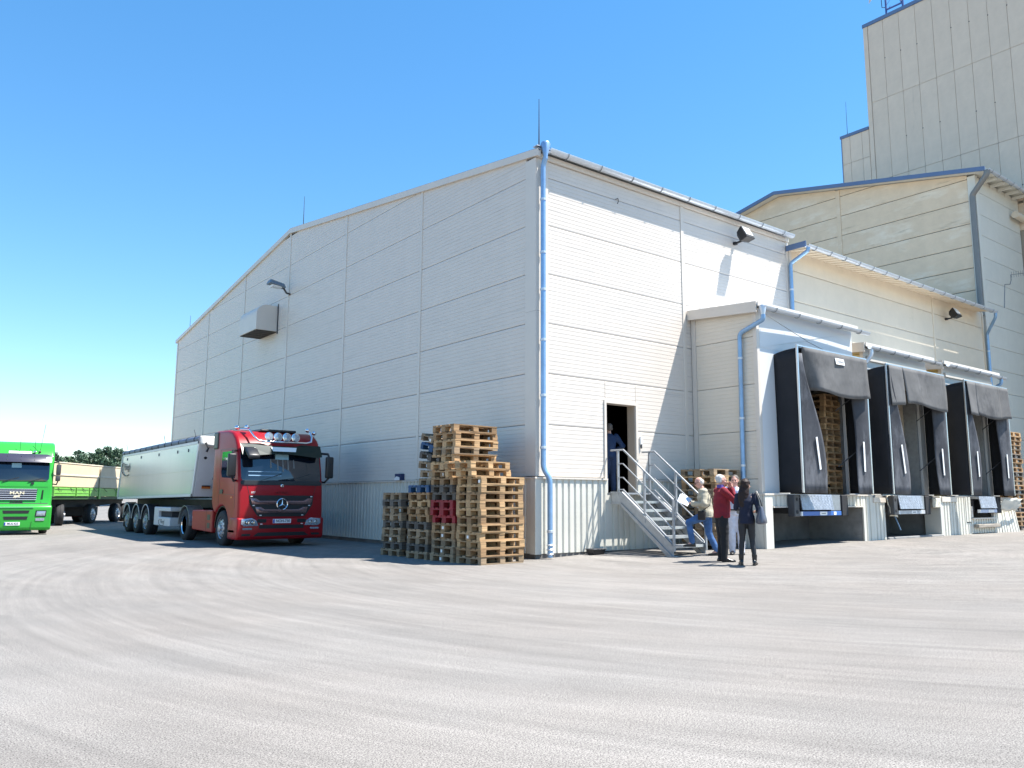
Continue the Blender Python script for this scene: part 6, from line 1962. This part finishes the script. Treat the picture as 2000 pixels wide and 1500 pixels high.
def body(fig, J, skin, head_pitch=0, head_yaw=0, lean=0.0, fem=False, hands=None):
    """One continuous body surface; J: joints (local)."""
    mb = MB()
    pf, pl, pz = J['pelvis']
    cf, cl, cz = J['chest']
    nf, nl, nz = J['neck']
    w = 0.90 if fem else 1.0
    mid = ((pf + cf) / 2, (pl + cl) / 2, (pz + cz) / 2)
    fig.rings(mb, [(pf, pl, pz - 0.07, 0.13, 0.10), (pf, pl, pz + 0.02, 0.155, 0.108), (mid[0], mid[1], mid[2], 0.130 * w, 0.100), (cf, cl, cz, 0.165 * w, 0.112), (cf, cl, cz + 0.09, 0.165 * w, 0.09),
                   (nf, nl, nz - 0.05, 0.075, 0.062), (nf, nl, nz, 0.058, 0.056)])
    hc = J['head']
    fig.limb(mb, [J['neck'], ((nf + hc[0]) / 2, (nl + hc[1]) / 2, (nz + hc[2]) / 2 - 0.02)], [0.055, 0.054])
    for q, sd in (('L', 1), ('R', -1)):
        fig.limb(mb, [J['sh' + q], J['el' + q], J['wr' + q]], [0.052, 0.042, 0.029])
        k = 0.86 if fem else 1.0
        fig.limb(mb, [J['hip' + q], J['kn' + q], J['an' + q]], [0.088 * k, 0.060 * k, 0.042 * k])
        a = J['an' + q]
        fig.limb(mb, [a, (a[0] + 0.08, a[1], a[2] - 0.05)], [0.042, 0.03])
    fig.head(mb, hc, head_pitch, head_yaw, fem)
    for h in (hands or []):
        fig.hand(mb, *h[:3], side=h[3], curl=h[4])
    b = solid('body', mb, skin, fig.root, 0.0075 * fig.s, 2)
    fig.eyes(b)
    return b


def garment_top(fig, name, m, J, g, hem, sleeves=True, hemw=None, wr=0.93, voxel=0.012, collar=0.0, wrinkle=0.006, fem=False, belly=0.0):
    mb = MB()
    pf, pl, pz = J['pelvis']
    cf, cl, cz = J['chest']
    nf, nl, nz = J['neck']
    w = 0.90 if fem else 1.0
    mid = ((pf + cf) / 2 + belly * 0.4, (pl + cl) / 2, (pz + cz) / 2)
    fig.rings(mb, [(pf, pl, hem, (hemw or 0.165) + g, 0.118 + g + belly * 0.5), (pf + belly * 0.3, pl, max(hem + 0.03, pz + 0.04), 0.160 + g, 0.115 + g + belly * 0.7), (mid[0], mid[1], mid[2], 0.140 * w + g, 0.106 + g + belly),
                   (cf, cl, cz, 0.168 * w + g, 0.115 + g), (cf, cl, cz + 0.09, 0.160 * w + g, 0.090 + g), (nf, nl, nz - 0.05, 0.085 + g * 0.6, 0.070 + g * 0.6), (nf, nl, nz - 0.01 + collar, 0.062 + g * 0.5, 0.060 + g * 0.5)])
    if sleeves:
        for q in 'LR':
            a, b, c = Vector(J['sh' + q]), Vector(J['el' + q]), Vector(J['wr' + q])
            e = b.lerp(c, wr)
            fig.limb(mb, [a, b, e], [0.058 + g, 0.050 + g, 0.038 + g * 0.8])
    return solid(name, mb, m, fig.root, voxel, 2, wrinkle)


def garment_legs(fig, m, J, g, top, ankle=0.02, name='trousers', voxel=0.012, wrinkle=0.005, flare=0.0):
    mb = MB()
    pf, pl, pz = J['pelvis']
    fig.rings(mb, [(pf, pl, pz - 0.09, 0.150 + g, 0.112 + g), (pf, pl, pz + 0.0, 0.160 + g, 0.116 + g), (pf, pl, top, 0.145 + g, 0.108 + g)])
    for q in 'LR':
        a, b, c = Vector(J['hip' + q]), Vector(J['kn' + q]), Vector(J['an' + q])
        e = c + Vector((0, 0, ankle))
        fig.limb(mb, [a, a.lerp(b, 0.5), b, b.lerp(e, 0.5), e], [0.096 + g, 0.086 + g, 0.066 + g, 0.062 + g, 0.050 + g + flare])
    return solid(name, mb, m, fig.root, voxel, 2, wrinkle, 7)


def cloth_mat(name, col, rough=0.85, **k):
    return mat(name, col, rough, var=k.get('var', 0.14), vscale=k.get('vs', 9), bump=k.get('bump', 0.15), bscale=120)


def std(**over):
    J = dict(pelvis=(0, 0, 0.95), chest=(0.0, 0, 1.30), neck=(0.0, 0, 1.50), head=(0.02, 0, 1.635),
             shL=(0, 0.185, 1.42), shR=(0, -0.185, 1.42), elL=(-0.02, 0.225, 1.14), elR=(-0.02, -0.225, 1.14), wrL=(0.05, 0.235, 0.90), wrR=(0.05, -0.235, 0.90),
             hipL=(0, 0.085, 0.90), hipR=(0, -0.085, 0.90), knL=(0.02, 0.095, 0.50), knR=(0.02, -0.095, 0.50), anL=(0, 0.10, 0.09), anR=(0, -0.10, 0.09))
    J.update(over)
    return J


def hair_cap(fig, body_o, m, vol=0.008, back=0.0, top=True, long=0.0, fringe=0.0):
    s = fig.s
    H = fig.H
    mb = MB()
    v = vol
    if top:
        mb.ball(H(0, -0.022 - fringe, 0.030), ((0.076 + v) * s, (0.094 + v) * s, (0.090 + v) * s), 18, 12, rot=fig.HM)
    mb.ball(H(0, -0.050, -0.005), ((0.072 + v) * s, (0.064 + v) * s, (0.072 + v) * s), 16, 10, rot=fig.HM)
    for q in (-1, 1):
        mb.ball(H(q * 0.060, -0.045, -0.010), ((0.022 + v) * s, (0.040 + v) * s, (0.048 + v) * s), 10, 8, rot=fig.HM)
    if long:
        fig_rs = []
        for t in range(9):
            q = t / 8
            c = H(0, -0.055 - 0.035 * math.sin(2.2 * q), -0.02 - long * q)
            hw, hd = (0.090 + 0.03 * math.sin(PI * q)) * (1 - 0.40 * q ** 2.5), 0.058 * (1 - 0.4 * q ** 2)
            fig_rs.append([c + (fig.L * math.cos(2 * PI * j / 16) * hw + fig.F * math.sin(2 * PI * j / 16) * hd) * s for j in range(16)])
        mb.loft(fig_rs)
    return solid('hair', mb, m, body_o, 0.008 * s, 2, 0.004, 30)


RTV = (_rt.x, _rt.y)
# --- the man stepping onto the stairs, reading papers
P1 = Fig('grey-haired man in beige jacket and blue jeans stepping onto the steel stairs with papers', (2.99, -2.58, ground_z(3.0, -2.6)), (-0.62, 0.78), 1.76)
J = std(pelvis=(0.13, 0, 0.93), chest=(0.18, 0, 1.28), neck=(0.22, 0, 1.475), head=(0.28, 0, 1.605), shL=(0.18, 0.18, 1.40), shR=(0.18, -0.18, 1.40),
        elL=(0.18, 0.25, 1.12), elR=(0.20, -0.23, 1.12), wrL=(0.43, 0.13, 1.14), wrR=(0.43, -0.10, 1.13),
        hipL=(0.14, 0.09, 0.90), hipR=(0.13, -0.09, 0.90), knL=(0.52, 0.12, 0.72), anL=(0.46, 0.10, 0.29), knR=(0.10, -0.09, 0.49), anR=(-0.06, -0.10, 0.10))
b1 = body(P1, J, M_SKINP, head_pitch=R(24), hands=[((0.43, 0.13, 1.14), (0.85, -0.35, 0.25), (0, 0.2, 1), 1, 0.5), ((0.43, -0.10, 1.13), (0.9, 0.3, 0.2), (0, -0.2, 1), -1, 0.5)])
P1.glasses(b1)
hair_cap(P1, b1, mat('thin_white_hair', (0.55, 0.50, 0.46), 0.7), vol=0.003, top=False)
garment_legs(P1, cloth_mat('blue_denim', (0.045, 0.115, 0.27), var=0.3), J, 0.012, 1.02)
garment_top(P1, 'jacket', cloth_mat('beige_jacket_cloth', (0.40, 0.36, 0.27)), J, 0.030, 0.84, hemw=0.172, wrinkle=0.010, belly=0.02)
bg_ = MB()
bg_.obox(P1.W((0.24, 0.20, 0.88)), (0.17, 0.10, 0.20), Matrix((P1.F, P1.L, Vector((0, 0, 1)))).transposed())
bg_.build('hip_bag', cloth_mat('dark_brown_bag', (0.028, 0.022, 0.018)), P1.root, bevel=0.03, seg=3, smooth=40)
MB().tube([P1.W(p) for p in ((0.24, 0.22, 0.97), (0.06, 0.22, 1.10), (0.03, 0.14, 1.32), (0.16, -0.06, 1.50))], 0.010, 6).build('bag_strap', M_BLACK, P1.root, smooth=True)
P1.shoes([(-0.06, -0.10, 0.0, 0), (0.46, 0.10, 0.196, 0)], mat('dark_shoe_leather', (0.03, 0.025, 0.022), 0.4))
pp = P1.W((0.60, 0.10, 1.22))
PS = thing('paper_sheets', 'white paper sheets held open by the man on the stairs', 'papers', pp)
rotp = Matrix((P1.F, P1.L, Vector((0, 0, 1)))).transposed() @ Matrix.Rotation(R(-30), 3, 'Y') @ Matrix.Rotation(R(-38), 3, 'X')
MB().obox((0, 0.0, 0), (0.24, 0.30, 0.006), rotp).build('sheet', M_WHITEP, PS)
MB().obox(rotp @ Vector((0.02, 0.03, 0.010)), (0.23, 0.28, 0.004), rotp @ Matrix.Rotation(R(6), 3, 'Z')).build('sheet', mat('blue_white_sheet', (0.55, 0.65, 0.80), 0.6), PS)

# --- the man in the red sweater, hands at his face
P2 = Fig('white-haired man in dark red sweater, both hands raised to his face', (2.14, -3.47, ground_z(2.14, -3.47)), (0.84, -0.54), 1.78)
J = std(elL=(0.20, 0.20, 1.20), elR=(0.22, -0.20, 1.21), wrL=(0.20, 0.06, 1.46), wrR=(0.22, -0.05, 1.47), head=(0.03, 0, 1.635), pelvis=(0, 0, 0.96))
b2 = body(P2, J, M_SKINP, head_pitch=R(8), hands=[((0.20, 0.06, 1.46), (0.15, -0.25, 1), (1, 0.3, 0), 1, 0.7), ((0.22, -0.05, 1.47), (0.1, 0.2, 1), (1, -0.3, 0), -1, 0.7)])
P2.glasses(b2)
hair_cap(P2, b2, mat('white_hair', (0.50, 0.48, 0.46), 0.8), vol=0.001, fringe=0.026)
garment_legs(P2, cloth_mat('black_trousers_cloth', (0.010, 0.010, 0.013)), J, 0.016, 1.03, ankle=-0.03)
garment_top(P2, 'sweater', cloth_mat('dark_red_knit', (0.20, 0.008, 0.018), bump=0.3), J, 0.024, 0.88, wrinkle=0.007, belly=0.045)
cm = MB()
P2.rings(cm, [(0.0, 0, 1.455, 0.092, 0.078), (0.0, 0, 1.50, 0.082, 0.074), (-0.005, 0, 1.545, 0.074, 0.070)])
cm.build('shirt_collar', cloth_mat('violet_shirt_cloth', (0.10, 0.07, 0.30)), P2.root, smooth=60)
P2.shoes([(0.0, 0.10, 0.0, 0.1), (0.03, -0.10, 0.0, -0.1)], mat('black_shoe_leather', (0.012, 0.012, 0.014), 0.22))

# --- the man in white trousers
P3 = Fig('man in pale blue shirt and white trousers half hidden behind the dark-haired woman', (3.66, -2.70, ground_z(3.66, -2.70)), (-0.80, -0.60), 1.77)
J = std(elR=(0.16, -0.22, 1.20), wrR=(0.26, -0.10, 1.44), elL=(0.0, 0.25, 1.15), wrL=(0.10, 0.21, 0.92))
b3 = body(P3, J, M_SKINP, head_pitch=R(6), head_yaw=R(-10), hands=[((0.26, -0.10, 1.44), (0.35, 0.25, 1), (-1, 0, 0.3), -1, 0.6), ((0.10, 0.21, 0.92), (0.2, 0, -1), (0, -1, 0), 1, 0.4)])
hair_cap(P3, b3, mat('grey_brown_hair', (0.10, 0.085, 0.075), 0.7), vol=0.008, fringe=0.01)
garment_legs(P3, cloth_mat('white_trousers_cloth', (0.60, 0.60, 0.66)), J, 0.020, 1.02, ankle=-0.03)
garment_top(P3, 'shirt', cloth_mat('pale_blue_shirt_cloth', (0.48, 0.53, 0.68)), J, 0.020, 0.97, wrinkle=0.008, belly=0.05)
bl = MB()
P3.rings(bl, [(0.012, 0, 0.965, 0.192, 0.162), (0.012, 0, 1.005, 0.190, 0.162)], 24)
bl.build('belt', M_BLACK, P3.root, smooth=50)
vs_ = garment_top(P3, 'vest', cloth_mat('grey_vest_cloth', (0.20, 0.19, 0.18)), dict(J, pelvis=(-0.03, 0.02, 0.95), chest=(-0.03, 0.02, 1.30), neck=(-0.04, 0.02, 1.48)), 0.026, 0.90, sleeves=False, wrinkle=0.008, belly=0.03)
P3.shoes([(0.0, 0.10, 0.0, 0.15), (0.03, -0.10, 0.0, -0.1)], mat('dark_shoe_leather', (0.03, 0.025, 0.022), 0.4))

# --- the woman with the bag, seen from behind
P4 = Fig('woman with long dark hair and navy jacket seen from behind, bag on her shoulder', (1.93, -4.24, ground_z(1.93, -4.24)), (0.80, 0.60), 1.68)
J = std(shL=(0, 0.165, 1.41), shR=(0, -0.165, 1.41), elL=(0.06, 0.205, 1.15), elR=(-0.05, -0.245, 1.14), wrL=(0.26, 0.12, 1.14), wrR=(0.16, -0.22, 1.08),
        hipL=(0, 0.085, 0.91), hipR=(0, -0.085, 0.91), knL=(0.02, 0.10, 0.51), anL=(0.0, 0.13, 0.12), knR=(0.02, -0.10, 0.51), anR=(-0.03, -0.13, 0.12), head=(0.025, -0.01, 1.635))
b4 = body(P4, J, M_SKIN, head_pitch=R(4), head_yaw=R(-35), fem=True, hands=[((0.26, 0.12, 1.14), (0.8, -0.4, 0.3), (0, 0, 1), 1, 0.5), ((0.16, -0.22, 1.08), (0.8, 0.3, 0.2), (0, 0, 1), -1, 0.6)])
hair_cap(P4, b4, mat('dark_brown_hair', (0.022, 0.011, 0.008), 0.6, spec=0.3, var=0.4, vscale=20, vstretch=(3, 3, 0.4)), vol=0.018, long=0.44, fringe=0.004)
garment_legs(P4, cloth_mat('black_leggings_cloth', (0.011, 0.012, 0.016), rough=0.6), J, -0.006, 1.0, ankle=0.06)
garment_top(P4, 'jacket', cloth_mat('navy_jacket_cloth', (0.008, 0.011, 0.030)), J, 0.004, 0.84, hemw=0.160, wrinkle=0.005, fem=True)
P4.shoes([(0.0, 0.13, 0.0, 0.15), (-0.03, -0.13, 0.0, -0.2)], mat('black_boot_leather', (0.012, 0.012, 0.014), 0.3), heel=0.035, boot=0.22)
# shoulder bag
BG = thing('shoulder_bag', 'grey-black leather shoulder bag hanging at the right side of the woman', 'bag', P4.W((-0.15, -0.29, 0.84)))
fm3 = Matrix((P4.F, P4.L, Vector((0, 0, 1)))).transposed()
rs = []
for z, hw, hd in ((0.0, 0.20, 0.075), (0.03, 0.25, 0.11), (0.12, 0.24, 0.10), (0.22, 0.21, 0.07), (0.33, 0.17, 0.040), (0.34, 0.165, 0.030)):
    rs.append([fm3 @ Vector((math.cos(2 * PI * j / 20) * hw, math.sin(2 * PI * j / 20) * hd, z)) for j in range(20)])
MB().loft(rs).build('bag_body', mat('grey_black_leather', (0.085, 0.095, 0.125), 0.32, var=0.2), BG, smooth=60)
for q in (-0.03, 0.03):
    pts = [fm3 @ Vector(p) for p in ((0.10, q, 0.28), (0.08, q * 0.6 + 0.03, 0.48), (0.14, 0.075 + q * 0.3, 0.635), (0.08, 0.075 + q * 0.3, 0.64), (-0.08, q * 0.6 + 0.02, 0.46), (-0.10, q, 0.28))]
    MB().tube(pts, 0.009, 6).build('handle', M_BLACK, BG, smooth=True)

# --- the man inside the doorway
P5 = Fig('man in blue work clothes standing in the dark doorway, back turned', (2.86, 0.52, 1.495), (0.35, 0.94), 1.77, group='people at the loading dock')
J = std(elR=(-0.06, -0.34, 1.18), wrR=(0.12, -0.20, 1.08), elL=(-0.06, 0.30, 1.16), wrL=(0.12, 0.20, 1.02))
b5 = body(P5, J, M_SKIN, hands=[((0.12, -0.20, 1.08), (0.6, 0.6, -0.3), (0, 0, 1), -1, 0.6), ((0.12, 0.20, 1.02), (0.6, -0.6, -0.3), (0, 0, 1), 1, 0.6)])
hair_cap(P5, b5, mat('grey_brown_hair', (0.10, 0.085, 0.075), 0.7), vol=0.006, fringe=0.01)
garment_legs(P5, cloth_mat('blue_work_cloth', (0.010, 0.026, 0.07)), J, 0.020, 1.02, ankle=-0.02)
garment_top(P5, 'work_shirt', cloth_mat('blue_shirt_cloth', (0.012, 0.032, 0.085)), J, 0.022, 0.90, wrinkle=0.008)
P5.shoes([(0.0, 0.10, 0.0, 0.1), (0.0, -0.10, 0.0, -0.1)], mat('dark_shoe_leather', (0.03, 0.025, 0.022), 0.4))

bpy.data.scenes.remove(WORK)
